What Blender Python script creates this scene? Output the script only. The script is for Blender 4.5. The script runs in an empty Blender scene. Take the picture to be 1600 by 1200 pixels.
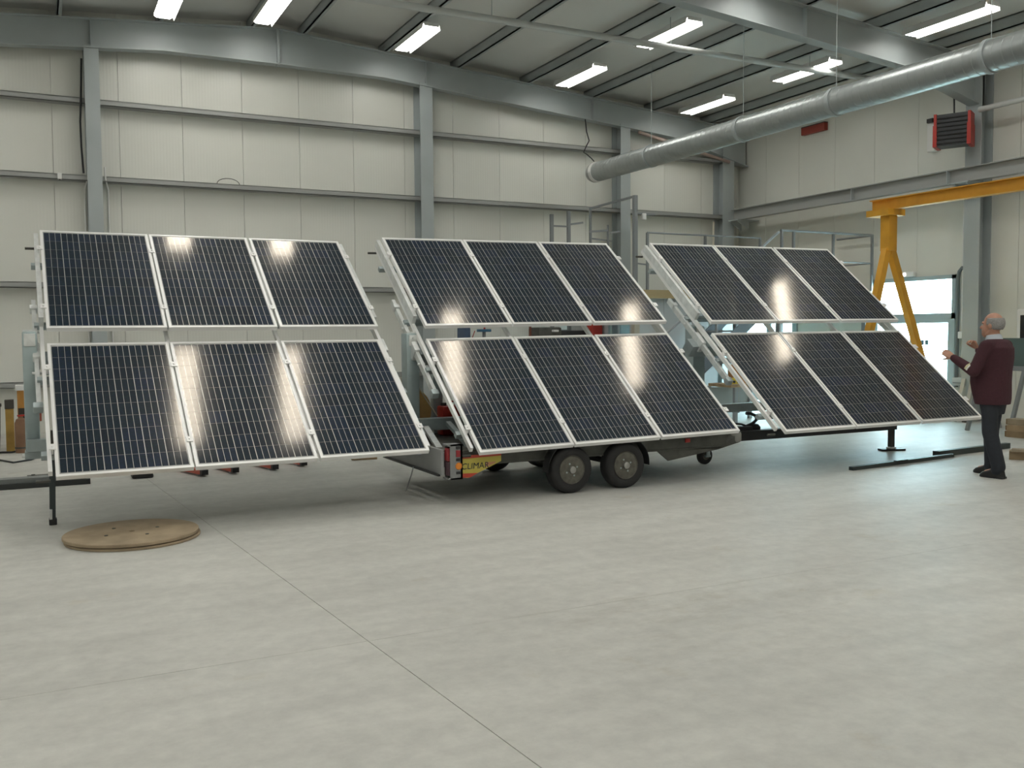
import bpy, bmesh, math, random
from mathutils import Vector, Matrix
random.seed(7)
SC = bpy.context.scene
COL = SC.collection
V3 = Vector

# ------------------------------------------------------------------ camera, world, exposure
CAM_H = 1.55
cam_data = bpy.data.cameras.new('camera')
cam = bpy.data.objects.new('camera', cam_data)
COL.objects.link(cam)
_R = V3((0.89272373, -0.45053666, -0.00781454))
_U = V3((0.03115487, 0.04441293, 0.99852735))
_F = V3((0.44952611, 0.89165252, -0.05368488))
cam.matrix_world = Matrix(((_R.x, _U.x, -_F.x, 0), (_R.y, _U.y, -_F.y, 0), (_R.z, _U.z, -_F.z, CAM_H), (0, 0, 0, 1)))
cam_data.sensor_fit = 'HORIZONTAL'
cam_data.sensor_width = 36.0
cam_data.lens = 36.0 * 1470.557 / 1600.0
cam_data.clip_start = 0.05
cam_data.clip_end = 200
SC.camera = cam

world = bpy.data.worlds.new('overcast_sky')
SC.world = world
world.use_nodes = True
_bg = world.node_tree.nodes['Background']
_bg.inputs[0].default_value = (0.72, 0.93, 1.0, 1)
_bg.inputs[1].default_value = 15.0

SC.view_settings.view_transform = 'Standard'
SC.view_settings.look = 'None'
SC.view_settings.gamma = 1.0
SC.view_settings.use_curve_mapping = False
SC.view_settings.exposure = 0.46
LAMP = 10.5                      # radiance of the light diffusers
LAMP_COL = (1.0, 0.975, 0.91)

# ------------------------------------------------------------------ helpers
_mats = {}


def mat(name, col, rough=0.5, metal=0.0, spec=0.5, coat=0.0, coat_r=0.1, noise=0.0, nscale=6.0, bump=0.0, bscale=40.0, emit=None, estr=0.0):
    if name in _mats:
        return _mats[name]
    m = bpy.data.materials.new(name)
    m.use_nodes = True
    nt = m.node_tree
    b = nt.nodes['Principled BSDF']
    b.inputs['Base Color'].default_value = (*col, 1)
    b.inputs['Roughness'].default_value = rough
    b.inputs['Metallic'].default_value = metal
    b.inputs['Specular IOR Level'].default_value = spec
    b.inputs['Coat Weight'].default_value = coat
    b.inputs['Coat Roughness'].default_value = coat_r
    if emit:
        b.inputs['Emission Color'].default_value = (*emit, 1)
        b.inputs['Emission Strength'].default_value = estr
    if noise or bump:
        tc = nt.nodes.new('ShaderNodeTexCoord')
        if noise:
            n = nt.nodes.new('ShaderNodeTexNoise')
            n.inputs['Scale'].default_value = nscale
            n.inputs['Detail'].default_value = 5
            r = nt.nodes.new('ShaderNodeValToRGB')
            r.color_ramp.elements[0].position = 0.3
            r.color_ramp.elements[1].position = 0.7
            r.color_ramp.elements[0].color = tuple(c * (1 - noise) for c in col) + (1,)
            r.color_ramp.elements[1].color = tuple(min(1, c * (1 + noise)) for c in col) + (1,)
            nt.links.new(tc.outputs['Object'], n.inputs['Vector'])
            nt.links.new(n.outputs['Fac'], r.inputs[0])
            nt.links.new(r.outputs[0], b.inputs['Base Color'])
        if bump:
            n2 = nt.nodes.new('ShaderNodeTexNoise')
            n2.inputs['Scale'].default_value = bscale
            bp = nt.nodes.new('ShaderNodeBump')
            bp.inputs['Strength'].default_value = bump
            bp.inputs['Distance'].default_value = 0.01
            nt.links.new(tc.outputs['Object'], n2.inputs['Vector'])
            nt.links.new(n2.outputs['Fac'], bp.inputs['Height'])
            nt.links.new(bp.outputs[0], b.inputs['Normal'])
    _mats[name] = m
    return m


class MB:
    """collects faces of one part"""

    def __init__(s):
        s.v = []
        s.f = []
        s.sm = []

    def add(s, vs, fs, smooth=False):
        o = len(s.v)
        s.v += [V3(p) for p in vs]
        for f in fs:
            s.f.append([i + o for i in f])
            s.sm.append(smooth)
        return s

    def box(s, lo, hi):
        x0, y0, z0 = lo
        x1, y1, z1 = hi
        return s.add([(x0, y0, z0), (x1, y0, z0), (x1, y1, z0), (x0, y1, z0), (x0, y0, z1), (x1, y0, z1), (x1, y1, z1), (x0, y1, z1)],
                     [(3, 2, 1, 0), (4, 5, 6, 7), (0, 1, 5, 4), (1, 2, 6, 5), (2, 3, 7, 6), (3, 0, 4, 7)])

    def cbox(s, c, d):
        return s.box([c[i] - d[i] / 2 for i in range(3)], [c[i] + d[i] / 2 for i in range(3)])

    def bevbox(s, lo, hi, b):
        """box with all edges chamfered"""
        bm = bmesh.new()
        bmesh.ops.create_cube(bm, size=1.0)
        for v in bm.verts:
            v.co = V3([lo[i] + (v.co[i] + .5) * (hi[i] - lo[i]) for i in range(3)])
        bmesh.ops.bevel(bm, geom=list(bm.edges), offset=b, segments=2, affect='EDGES', profile=0.6)
        bm.verts.index_update()
        s.add([v.co.copy() for v in bm.verts], [[v.index for v in f.verts] for f in bm.faces], True)
        bm.free()
        return s

    def bar(s, p, q, w, h, up=(0, 0, 1)):
        """rectangular beam from p to q, w across, h along 'up'"""
        p, q, up = V3(p), V3(q), V3(up)
        d = (q - p).normalized()
        a = d.cross(up)
        if a.length < 1e-4:
            a = d.cross(V3((1, 0, 0)))
        a.normalize()
        u = a.cross(d).normalized()
        c = []
        for e in (p, q):
            for i, j in ((-1, -1), (1, -1), (1, 1), (-1, 1)):
                c.append(e + a * (w / 2 * i) + u * (h / 2 * j))
        return s.add(c, [(0, 1, 2, 3), (7, 6, 5, 4), (0, 4, 5, 1), (1, 5, 6, 2), (2, 6, 7, 3), (3, 7, 4, 0)])

    def ibeam(s, p, q, w, h, t, tw, up=(0, 0, 1)):
        p, q, up = V3(p), V3(q), V3(up)
        d = (q - p).normalized()
        u = (up - d * up.dot(d)).normalized()
        s.bar(p + u * (h / 2 - t / 2), q + u * (h / 2 - t / 2), w, t, u)
        s.bar(p - u * (h / 2 - t / 2), q - u * (h / 2 - t / 2), w, t, u)
        s.bar(p, q, tw, h - 2 * t, u)
        return s

    def cyl(s, p, q, r, n=16, r2=None, cap=True, smooth=True):
        p, q = V3(p), V3(q)
        r2 = r if r2 is None else r2
        d = (q - p).normalized()
        a = d.orthogonal().normalized()
        b = d.cross(a)
        c = []
        for e, rr in ((p, r), (q, r2)):
            for i in range(n):
                t = 2 * math.pi * i / n
                c.append(e + a * (rr * math.cos(t)) + b * (rr * math.sin(t)))
        s.add(c, [(i, (i + 1) % n, n + (i + 1) % n, n + i) for i in range(n)], smooth)
        if cap:
            o = len(s.v) - 2 * n
            s.f.append([o + i for i in range(n)][::-1])
            s.f.append([o + n + i for i in range(n)])
            s.sm += [False, False]
        return s

    def path(s, pts, r, n=8):
        """round tube along a poly line"""
        pts = [V3(p) for p in pts]
        rings = []
        ref = None
        for k, p in enumerate(pts):
            d = (pts[min(k + 1, len(pts) - 1)] - pts[max(k - 1, 0)]).normalized()
            if ref is None:
                ref = d.orthogonal().normalized()
            a = (ref - d * ref.dot(d)).normalized()
            ref = a
            b = d.cross(a)
            rings.append([p + a * (r * math.cos(2 * math.pi * i / n)) + b * (r * math.sin(2 * math.pi * i / n)) for i in range(n)])
        vs = [v for rg in rings for v in rg]
        fs = []
        for k in range(len(rings) - 1):
            for i in range(n):
                j = (i + 1) % n
                fs.append((k * n + i, k * n + j, (k + 1) * n + j, (k + 1) * n + i))
        fs.append(tuple(range(n))[::-1])
        fs.append(tuple((len(rings) - 1) * n + i for i in range(n)))
        return s.add(vs, fs, True)

    def lathe(s, prof, c, axis, n=32):
        """profile of (r, h) turned about axis through c"""
        c, d = V3(c), V3(axis).normalized()
        a = d.orthogonal().normalized()
        b = d.cross(a)
        vs, fs = [], []
        for r, h in prof:
            for i in range(n):
                t = 2 * math.pi * i / n
                vs.append(c + d * h + a * (r * math.cos(t)) + b * (r * math.sin(t)))
        m = len(prof)
        for k in range(m - 1):
            for i in range(n):
                j = (i + 1) % n
                fs.append((k * n + i, k * n + j, (k + 1) * n + j, (k + 1) * n + i))
        if prof[0][0] > 1e-5 and prof[0] != prof[-1]:
            fs.append(tuple(range(n))[::-1])
        if prof[-1][0] > 1e-5 and prof[0] != prof[-1]:
            fs.append(tuple((m - 1) * n + i for i in range(n)))
        return s.add(vs, fs, True)

    def prism(s, poly, d):
        """flat polygon (3-D points) pushed along d"""
        n = len(poly)
        d = V3(d)
        P = [V3(p) for p in poly]
        return s.add(P + [p + d for p in P], [tuple(range(n))[::-1], tuple(range(n, 2 * n))] + [(i, (i + 1) % n, n + (i + 1) % n, n + i) for i in range(n)])

    def mesh(s, name):
        me = bpy.data.meshes.new(name)
        me.from_pydata([tuple(v) for v in s.v], [], s.f)
        bm = bmesh.new()
        bm.from_mesh(me)
        bmesh.ops.recalc_face_normals(bm, faces=bm.faces)
        bm.to_mesh(me)
        bm.free()
        for i, p in enumerate(me.polygons):
            p.use_smooth = s.sm[i]
        if any(s.sm) and not all(s.sm) or len(s.f) < 400:
            pass
        return me

    def build(s, name, m, parent=None, local=False):
        """world coordinates unless local; parents carry translation only then"""
        if parent is not None and not local:
            inv = wm(parent).inverted()
            s.v = [inv @ v for v in s.v]
        me = s.mesh(name)
        o = bpy.data.objects.new(name, me)
        me.materials.append(m)
        COL.objects.link(o)
        if parent is not None:
            o.parent = parent
        if any(s.sm):
            try:
                me.set_sharp_from_angle(angle=math.radians(38))
            except Exception:
                pass
        return o


def wm(o):
    m = o.matrix_basis.copy()
    while o.parent is not None:
        o = o.parent
        m = o.matrix_basis @ m
    return m


def tag(o, label=None, cat=None, group=None, kind=None):
    if label:
        o['label'] = label
    if cat:
        o['category'] = cat
    if group:
        o['group'] = group
    if kind:
        o['kind'] = kind
    return o


def thing(name, loc, label, cat, group=None, m=None, kind=None):
    o = bpy.data.objects.new(name, None)
    COL.objects.link(o)
    o.empty_display_size = 0.1
    if m is not None:
        o.matrix_basis = m
    else:
        o.location = loc
    return tag(o, label, cat, group, kind)


def copy_tree(o, parent=None):
    c = o.copy()
    COL.objects.link(c)
    c.parent = parent
    for ch in list(o.children):
        copy_tree(ch, c)
    return c


# ------------------------------------------------------------------ materials
def wall_material(name, col, axis):
    """coated sheet steel with fine vertical ribs (relief only)"""
    m = mat(name, col, rough=0.33, spec=0.5, noise=0.03, nscale=0.7)
    nt = m.node_tree
    b = nt.nodes['Principled BSDF']
    tc = nt.nodes.new('ShaderNodeTexCoord')
    w = nt.nodes.new('ShaderNodeTexWave')
    w.wave_type = 'BANDS'
    w.bands_direction = axis
    w.wave_profile = 'SIN'
    w.inputs['Scale'].default_value = 0.314 / 0.05
    bp = nt.nodes.new('ShaderNodeBump')
    bp.inputs['Strength'].default_value = 0.13
    bp.inputs['Distance'].default_value = 0.004
    nt.links.new(tc.outputs['Object'], w.inputs['Vector'])
    nt.links.new(w.outputs['Fac'], bp.inputs['Height'])
    nt.links.new(bp.outputs[0], b.inputs['Normal'])
    return m


def floor_material():
    m = bpy.data.materials.new('concrete_floor')
    m.use_nodes = True
    nt = m.node_tree
    b = nt.nodes['Principled BSDF']
    tc = nt.nodes.new('ShaderNodeTexCoord')

    def noise(sc, det, rough=0.6, stretch=None):
        n = nt.nodes.new('ShaderNodeTexNoise')
        n.inputs['Scale'].default_value = sc
        n.inputs['Detail'].default_value = det
        n.inputs['Roughness'].default_value = rough
        if stretch:
            mp = nt.nodes.new('ShaderNodeMapping')
            mp.inputs['Scale'].default_value = stretch
            nt.links.new(tc.outputs['Object'], mp.inputs['Vector'])
            nt.links.new(mp.outputs[0], n.inputs['Vector'])
        else:
            nt.links.new(tc.outputs['Object'], n.inputs['Vector'])
        return n

    def ramp(a, ca, bb, cb, src):
        r = nt.nodes.new('ShaderNodeValToRGB')
        r.color_ramp.elements[0].position = a
        r.color_ramp.elements[0].color = (*ca, 1)
        r.color_ramp.elements[1].position = bb
        r.color_ramp.elements[1].color = (*cb, 1)
        nt.links.new(src, r.inputs[0])
        return r

    def mul(a, c, f=1.0):
        x = nt.nodes.new('ShaderNodeMix')
        x.data_type = 'RGBA'
        x.blend_type = 'MULTIPLY'
        x.inputs[0].default_value = f
        nt.links.new(a, x.inputs[6])
        nt.links.new(c, x.inputs[7])
        return x.outputs[2]
    big = ramp(0.3, (0.50, 0.50, 0.47), 0.7, (0.585, 0.585, 0.55), noise(0.45, 6).outputs['Fac'])
    fine = ramp(0.35, (0.90, 0.90, 0.90), 0.65, (1.05, 1.05, 1.04), noise(9.0, 6, 0.7).outputs['Fac'])
    sweep = ramp(0.4, (0.93, 0.93, 0.93), 0.6, (1.02, 1.02, 1.02), noise(1.0, 4, 0.5, (0.7, 3.2, 1)).outputs['Fac'])
    stain = ramp(0.62, (1, 1, 1), 0.78, (0.86, 0.80, 0.70), noise(1.3, 7, 0.65).outputs['Fac'])
    # a scuffed patch with its own place and shape
    vm = nt.nodes.new('ShaderNodeVectorMath')
    vm.operation = 'DISTANCE'
    mp2 = nt.nodes.new('ShaderNodeMapping')
    mp2.inputs['Scale'].default_value = (0.75, 1.25, 1)
    nt.links.new(tc.outputs['Object'], mp2.inputs['Vector'])
    nt.links.new(mp2.outputs[0], vm.inputs[0])
    vm.inputs[1].default_value = (3.15 * .75, 4.15 * 1.25, 0)
    near = nt.nodes.new('ShaderNodeMapRange')
    near.inputs['From Min'].default_value = 0.2
    near.inputs['From Max'].default_value = 1.5
    near.inputs['To Min'].default_value = 0.16
    near.inputs['To Max'].default_value = 0.0
    nt.links.new(vm.outputs['Value'], near.inputs['Value'])
    ad = nt.nodes.new('ShaderNodeMath')
    ad.operation = 'ADD'
    nt.links.new(noise(3.2, 10, 0.75, (0.8, 1.9, 1)).outputs['Fac'], ad.inputs[0])
    nt.links.new(near.outputs[0], ad.inputs[1])
    scuff = ramp(0.62, (1, 1, 1), 0.82, (0.86, 0.845, 0.82), ad.outputs[0])
    c = mul(mul(mul(mul(big.outputs[0], fine.outputs[0]), sweep.outputs[0]), stain.outputs[0]), scuff.outputs[0])
    nt.links.new(c, b.inputs['Base Color'])
    rr = nt.nodes.new('ShaderNodeMapRange')
    rr.inputs['To Min'].default_value = 0.42
    rr.inputs['To Max'].default_value = 0.62
    nt.links.new(noise(2.2, 5).outputs['Fac'], rr.inputs['Value'])
    nt.links.new(rr.outputs[0], b.inputs['Roughness'])
    bp = nt.nodes.new('ShaderNodeBump')
    bp.inputs['Strength'].default_value = 0.08
    bp.inputs['Distance'].default_value = 0.01
    nt.links.new(noise(14.0, 5, 0.7).outputs['Fac'], bp.inputs['Height'])
    nt.links.new(bp.outputs[0], b.inputs['Normal'])
    return m


def cover_glass(m):
    """lays a warm-tinted anti-reflection glass surface over a laminate material"""
    nt = m.node_tree
    b = nt.nodes['Principled BSDF']
    out = nt.nodes['Material Output']
    g = nt.nodes.new('ShaderNodeBsdfGlossy')
    g.inputs['Color'].default_value = (1.0, 0.90, 0.77, 1)
    g.inputs['Roughness'].default_value = 0.11
    fr = nt.nodes.new('ShaderNodeFresnel')
    fr.inputs[0].default_value = 1.56
    mx = nt.nodes.new('ShaderNodeMixShader')
    nt.links.new(fr.outputs[0], mx.inputs[0])
    nt.links.new(b.outputs[0], mx.inputs[1])
    nt.links.new(g.outputs[0], mx.inputs[2])
    nt.links.new(mx.outputs[0], out.inputs[0])


def cell_material():
    """polycrystalline cell under laminated glass: dark blue, three silver busbars along y"""
    m = bpy.data.materials.new('solar_cell')
    m.use_nodes = True
    nt = m.node_tree
    b = nt.nodes['Principled BSDF']
    tc = nt.nodes.new('ShaderNodeTexCoord')
    oi = nt.nodes.new('ShaderNodeObjectInfo')
    sep = nt.nodes.new('ShaderNodeSeparateXYZ')
    nt.links.new(tc.outputs['Object'], sep.inputs[0])

    def math_(op, a, bb=None):
        n = nt.nodes.new('ShaderNodeMath')
        n.operation = op
        for i, x in ((0, a), (1, bb)):
            if x is None:
                continue
            if isinstance(x, (int, float)):
                n.inputs[i].default_value = x
            else:
                nt.links.new(x, n.inputs[i])
        return n.outputs[0]
    pitch = CELL / 3.0
    ph = math_('FRACT', math_('DIVIDE', math_('ADD', sep.outputs['X'], CELL * 2), pitch))
    dist = math_('ABSOLUTE', math_('SUBTRACT', ph, 0.5))
    bus = math_('LESS_THAN', dist, 0.0015 / pitch)
    # crystals
    vo = nt.nodes.new('ShaderNodeTexVoronoi')
    vo.inputs['Scale'].default_value = 60
    add = nt.nodes.new('ShaderNodeVectorMath')
    add.operation = 'ADD'
    nt.links.new(tc.outputs['Object'], add.inputs[0])
    nt.links.new(oi.outputs['Location'], add.inputs[1])
    nt.links.new(add.outputs[0], vo.inputs['Vector'])
    hsv = nt.nodes.new('ShaderNodeSeparateColor')
    nt.links.new(vo.outputs['Color'], hsv.inputs[0])
    r1 = nt.nodes.new('ShaderNodeValToRGB')
    r1.color_ramp.elements[0].color = (0.009, 0.015, 0.030, 1)
    r1.color_ramp.elements[1].color = (0.013, 0.025, 0.060, 1)
    e2 = r1.color_ramp.elements.new(0.5)
    e2.color = (0.010, 0.022, 0.034, 1)
    mixv = math_('ADD', math_('MULTIPLY', oi.outputs['Random'], 0.65), math_('MULTIPLY', hsv.outputs[0], 0.35))
    nt.links.new(mixv, r1.inputs[0])
    mx = nt.nodes.new('ShaderNodeMix')
    mx.data_type = 'RGBA'
    nt.links.new(bus, mx.inputs[0])
    nt.links.new(r1.outputs[0], mx.inputs[6])
    mx.inputs[7].default_value = (0.62, 0.62, 0.60, 1)
    nt.links.new(mx.outputs[2], b.inputs['Base Color'])
    nt.links.new(math_('MULTIPLY', bus, 0.9), b.inputs['Metallic'])
    rg = nt.nodes.new('ShaderNodeMapRange')
    rg.inputs['To Min'].default_value = 0.42
    rg.inputs['To Max'].default_value = 0.42
    nt.links.new(bus, rg.inputs['Value'])
    nt.links.new(rg.outputs[0], b.inputs['Roughness'])
    b.inputs['Specular IOR Level'].default_value = 0.05
    cover_glass(m)
    return m


def glass_material(name, tint=(0.9, 0.97, 0.98)):
    m = bpy.data.materials.new(name)
    m.use_nodes = True
    nt = m.node_tree
    for n in list(nt.nodes):
        if n.type == 'BSDF_PRINCIPLED':
            nt.nodes.remove(n)
    out = nt.nodes['Material Output']
    t = nt.nodes.new('ShaderNodeBsdfTransparent')
    t.inputs[0].default_value = (*tint, 1)
    g = nt.nodes.new('ShaderNodeBsdfGlossy')
    g.inputs['Roughness'].default_value = 0.03
    fr = nt.nodes.new('ShaderNodeFresnel')
    fr.inputs[0].default_value = 1.45
    mx = nt.nodes.new('ShaderNodeMixShader')
    ge = nt.nodes.new('ShaderNodeNewGeometry')
    fac = nt.nodes.new('ShaderNodeMath')          # reflect at the outer faces only
    fac.operation = 'MULTIPLY_ADD'
    nt.links.new(ge.outputs['Backfacing'], fac.inputs[0])
    fac.inputs[1].default_value = -1.0
    fac.inputs[2].default_value = 1.0
    fm = nt.nodes.new('ShaderNodeMath')
    fm.operation = 'MULTIPLY'
    nt.links.new(fr.outputs[0], fm.inputs[0])
    nt.links.new(fac.outputs[0], fm.inputs[1])
    nt.links.new(fm.outputs[0], mx.inputs[0])
    nt.links.new(t.outputs[0], mx.inputs[1])
    nt.links.new(g.outputs[0], mx.inputs[2])
    nt.links.new(mx.outputs[0], out.inputs[0])
    return m


CELL = 0.1525
CELL_L = 0.1526
PITCH = 0.1555
M_WALL = wall_material('wall_sheet', (0.74, 0.745, 0.69), 'X')
M_WALL_S = wall_material('wall_sheet_side', (0.74, 0.745, 0.69), 'Y')
M_CEIL = mat('roof_sheet', (0.66, 0.665, 0.64), 0.5, noise=0.04, nscale=0.5)
M_STEEL = mat('steel_grey_paint', (0.40, 0.44, 0.445), 0.45, noise=0.05, nscale=1.5)
M_PURLIN = M_RAFTER = M_STEEL
M_GIRT = mat('girt_galvanised', (0.36, 0.37, 0.36), 0.5, metal=0.2)
M_FLOOR = floor_material()
M_DARKJOINT = mat('joint_dark', (0.09, 0.09, 0.085), 0.9)
M_CELL = cell_material()
M_BACK = mat('back_sheet', (0.42, 0.43, 0.43), 0.45, spec=0.05)
cover_glass(M_BACK)
M_ALU = mat('anodised_aluminium', (0.90, 0.90, 0.89), 0.35, metal=0.2)
M_GALV = mat('galvanised_steel', (0.74, 0.76, 0.75), 0.38, metal=0.4, noise=0.12, nscale=14)
M_GALV_D = mat('galvanised_tube', (0.40, 0.46, 0.47), 0.45, metal=0.45, noise=0.10, nscale=9)
M_CHASSIS = mat('chassis_weathered', (0.088, 0.09, 0.08), 0.6, metal=0.2, noise=0.25, nscale=8)
M_BLACK = mat('black_paint', (0.022, 0.023, 0.025), 0.5)
M_RUBBER = mat('tyre_rubber', (0.022, 0.022, 0.023), 0.75, bump=0.15, bscale=60)
M_RIM = mat('dusty_rim', (0.13, 0.125, 0.105), 0.55, metal=0.3, noise=0.25, nscale=20)
M_YELLOW = mat('crane_yellow', (0.72, 0.36, 0.03), 0.45, noise=0.08, nscale=5)
M_RED = mat('red_paint', (0.42, 0.03, 0.02), 0.4)
M_REDLENS = mat('red_lens', (0.30, 0.012, 0.02), 0.2, coat=0.5)
M_AMBER = mat('amber_lens', (0.75, 0.24, 0.02), 0.2, coat=0.5)
M_WOOD = mat('weathered_wood', (0.36, 0.26, 0.15), 0.75, noise=0.25, nscale=9)
M_DISC = mat('drum_plywood', (0.34, 0.265, 0.175), 0.75, noise=0.22, nscale=5)
M_WHITE = mat('white_enamel', (0.80, 0.80, 0.78), 0.35)
M_DUCT = mat('spiral_duct_steel', (0.50, 0.52, 0.52), 0.33, metal=0.9)
M_GLASS = glass_material('door_glass')
M_FRAME = mat('door_frame_paint', (0.40, 0.50, 0.53), 0.4)

# ------------------------------------------------------------------ the hall
XL, XR, YB, YF = -6.6, 14.4, 17.0, -7.4
APEX = 3.9


def roof_z(x):
    return 7.05 - 0.08 * abs(x - APEX)


def raft_top(x):
    return 6.86 - 0.08 * abs(x - APEX)


def raft_bot(x):
    return 6.39 - 0.08 * abs(x - APEX)


# floor: two slabs divided by a slightly skewed saw cut over a dark joint bed
fl = MB().box((XL - .3, YF - .3, -0.30), (XR + .3, YB + .3, -0.03)).build('floor', M_DARKJOINT)
tag(fl, 'pale dusty concrete floor of the hall with one saw-cut joint', 'floor', kind='structure')


def jx(y):
    return 1.05 + (10.5 - y) * 0.0672


def slab(poly):
    MB().prism([(x, y, -0.035) for x, y in poly], (0, 0, 0.035)).build('slab', M_FLOOR, fl)


ymid = 4.52
for y0, y1 in ((YF - .3, ymid - .0015), (ymid + .0015, YB + .3)):
    slab([(XL - .3, y0), (jx(y0) - .002, y0), (jx(y1) - .002, y1), (XL - .3, y1)])
    slab([(jx(y0) + .002, y0), (XR + .3, y0), (XR + .3, y1), (jx(y1) + .002, y1)])

# apron outside the doors
tag(MB().box((XR + .3, -12, -0.12), (60, 40, -0.02)).build('exterior_ground', mat('apron_concrete', (0.5, 0.5, 0.48), 0.8)),
    'pale concrete yard outside the hall doors', 'ground', kind='structure')

# roof deck
cl = MB()
for xa, xb in ((XL - .3, APEX), (APEX, XR + .3)):
    za, zb = roof_z(xa), roof_z(xb)
    cl.prism([(xa, YF - .3, za), (xb, YF - .3, zb), (xb, YF - .3, zb + .12), (xa, YF - .3, za + .12)], (0, YB - YF + .6, 0))
ceil = cl.build('ceiling', M_CEIL)
tag(ceil, 'light grey sheet metal roof lining pitched to both sides', 'ceiling', kind='structure')
PURLINS = [3.45, 4.35, 5.85, 7.3, 8.8, 10.3, 11.8, 13.3, 1.95, 0.45, -1.05, -2.55, -4.05, -5.55]
for x in PURLINS:
    z = roof_z(x)
    m = MB()
    m.box((x - .012, YF, z - .19), (x + .012, YB, z + .004))
    m.box((x - .012, YF, z - .19), (x + .06, YB, z - .172))
    m.box((x - .012, YF, z - .02), (x + .06, YB, z - .002))
    m.build('purlin', M_PURLIN, ceil)

# walls: sheet panels one metre wide
wb = MB().prism([(XL - .3, YB + .1, 0), (XR + .3, YB + .1, 0), (XR + .3, YB + .1, roof_z(XR + .3)), (APEX, YB + .1, roof_z(APEX)), (XL - .3, YB + .1, roof_z(XL - .3))],
                (0, .06, 0)).build('wall_back', M_WALL)
tag(wb, 'pale grey sheet panel gable wall behind the solar arrays', 'wall', kind='structure')
for k in range(-7, 15):
    x0, x1 = max(.33 + k, XL), min(1.33 + k, XR)
    if x1 - x0 < .05:
        continue
    a, b = x0 + .003, x1 - .003
    top = [(b, YB, roof_z(b) + .02)]
    if a < APEX < b:
        top.append((APEX, YB, roof_z(APEX) + .02))
    top.append((a, YB, roof_z(a) + .02))
    MB().prism([(a, YB, 0), (b, YB, 0)] + top, (0, .1, 0)).build('wall_panel', M_WALL, wb)

wr = MB()
DOOR_A = (11.25, 13.1, 2.52)      # y0, y1, height of the glazed door
DOOR_B = (15.1, 16.8, 2.2)


def side_holes(m, x0, x1):
    ys = [YF - .3, DOOR_A[0], DOOR_A[1], DOOR_B[0], DOOR_B[1], YB + .3]
    for i in range(5):
        zb = DOOR_A[2] if i == 1 else DOOR_B[2] if i == 3 else 0
        m.box((x0, ys[i], zb), (x1, ys[i + 1], roof_z(XR) + .05))


side_holes(wr, XR + .1, XR + .16)
wr = wr.build('wall_right', M_WALL_S)
tag(wr, 'pale grey sheet panel side wall with glazed doors and steel columns', 'wall', kind='structure')
k = 0
y = 13.1
ys = sorted([13.1 + i for i in range(-21, 5)])
for y0 in ys:
    y1 = min(y0 + 1.0, YB)
    if y1 - y0 < .05:
        continue
    segs = [(y0, y1, 0)]
    for d0, d1, h in (DOOR_A, DOOR_B):
        new = []
        for a, b, z in segs:
            cuts = [a] + [c for c in (d0, d1) if a + .01 < c < b - .01] + [b]
            for i in range(len(cuts) - 1):
                mid = (cuts[i] + cuts[i + 1]) / 2
                new.append((cuts[i], cuts[i + 1], h if d0 < mid < d1 else z))
        segs = new
    for a, b, z in segs:
        MB().box((XR, a + (.003 if a == y0 else 0), z), (XR + .1, b - (.003 if b == y1 else 0), roof_z(XR) + .03)).build('wall_panel', M_WALL_S, wr)

tag(MB().box((XL - .16, YF - .3, 0), (XL, YB + .3, roof_z(XL) + .05)).build('wall_left', M_WALL_S), 'pale grey sheet panel side wall across the hall', 'wall', kind='structure')
tag(MB().prism([(XL - .3, YF, 0), (XR + .3, YF, 0), (XR + .3, YF, roof_z(XR + .3)), (APEX, YF, roof_z(APEX)), (XL - .3, YF, roof_z(XL - .3))],
               (0, -.16, 0)).build('wall_front', M_WALL), 'pale grey sheet panel gable wall opposite the solar arrays', 'wall', kind='structure')

# girts on the gable wall, bay by bay
COLS = [(0.81, 1.03), (6.52, 6.77), (10.97, 11.21), (13.66, 13.97)]
edges = [XL] + [(a + b) / 2 for a, b in COLS] + [XR]
for z in (0.79, 2.38, 4.11, 5.34):
    for i in range(len(edges) - 1):
        xa, xb = edges[i] + (.02 if i else 0), edges[i + 1] - (.02 if i < len(edges) - 2 else 0)
        m = MB()
        m.box((xa, 16.80, z - .045), (xb, 16.812, z + .045))
        m.box((xa, 16.80, z + .035), (xb, 17.0, z + .045))
        m.box((xa, 16.80, z - .045), (xb, 17.0, z - .035))
        m.build('girt', M_GIRT, wb)


def structure(name, mb, m, label, cat='column'):
    return tag(mb.build(name, m), label, cat, kind='structure')


CN = ['beside the outermost array', 'between the first two arrays', 'beside the end of the spiral duct', 'in the corner behind the landing']
for (a, b), n in zip(COLS, CN):
    m = MB()
    c = (a + b) / 2
    zt = raft_bot(c) + .06
    m.box((a, 16.65, 0), (b, 16.668, zt))
    m.box((a, 16.97, 0), (b, 16.995, zt))
    m.box((c - .008, 16.66, 0), (c + .008, 16.98, zt))
    structure('steel_column', m, M_STEEL, 'grey steel gable column ' + n)


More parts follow.
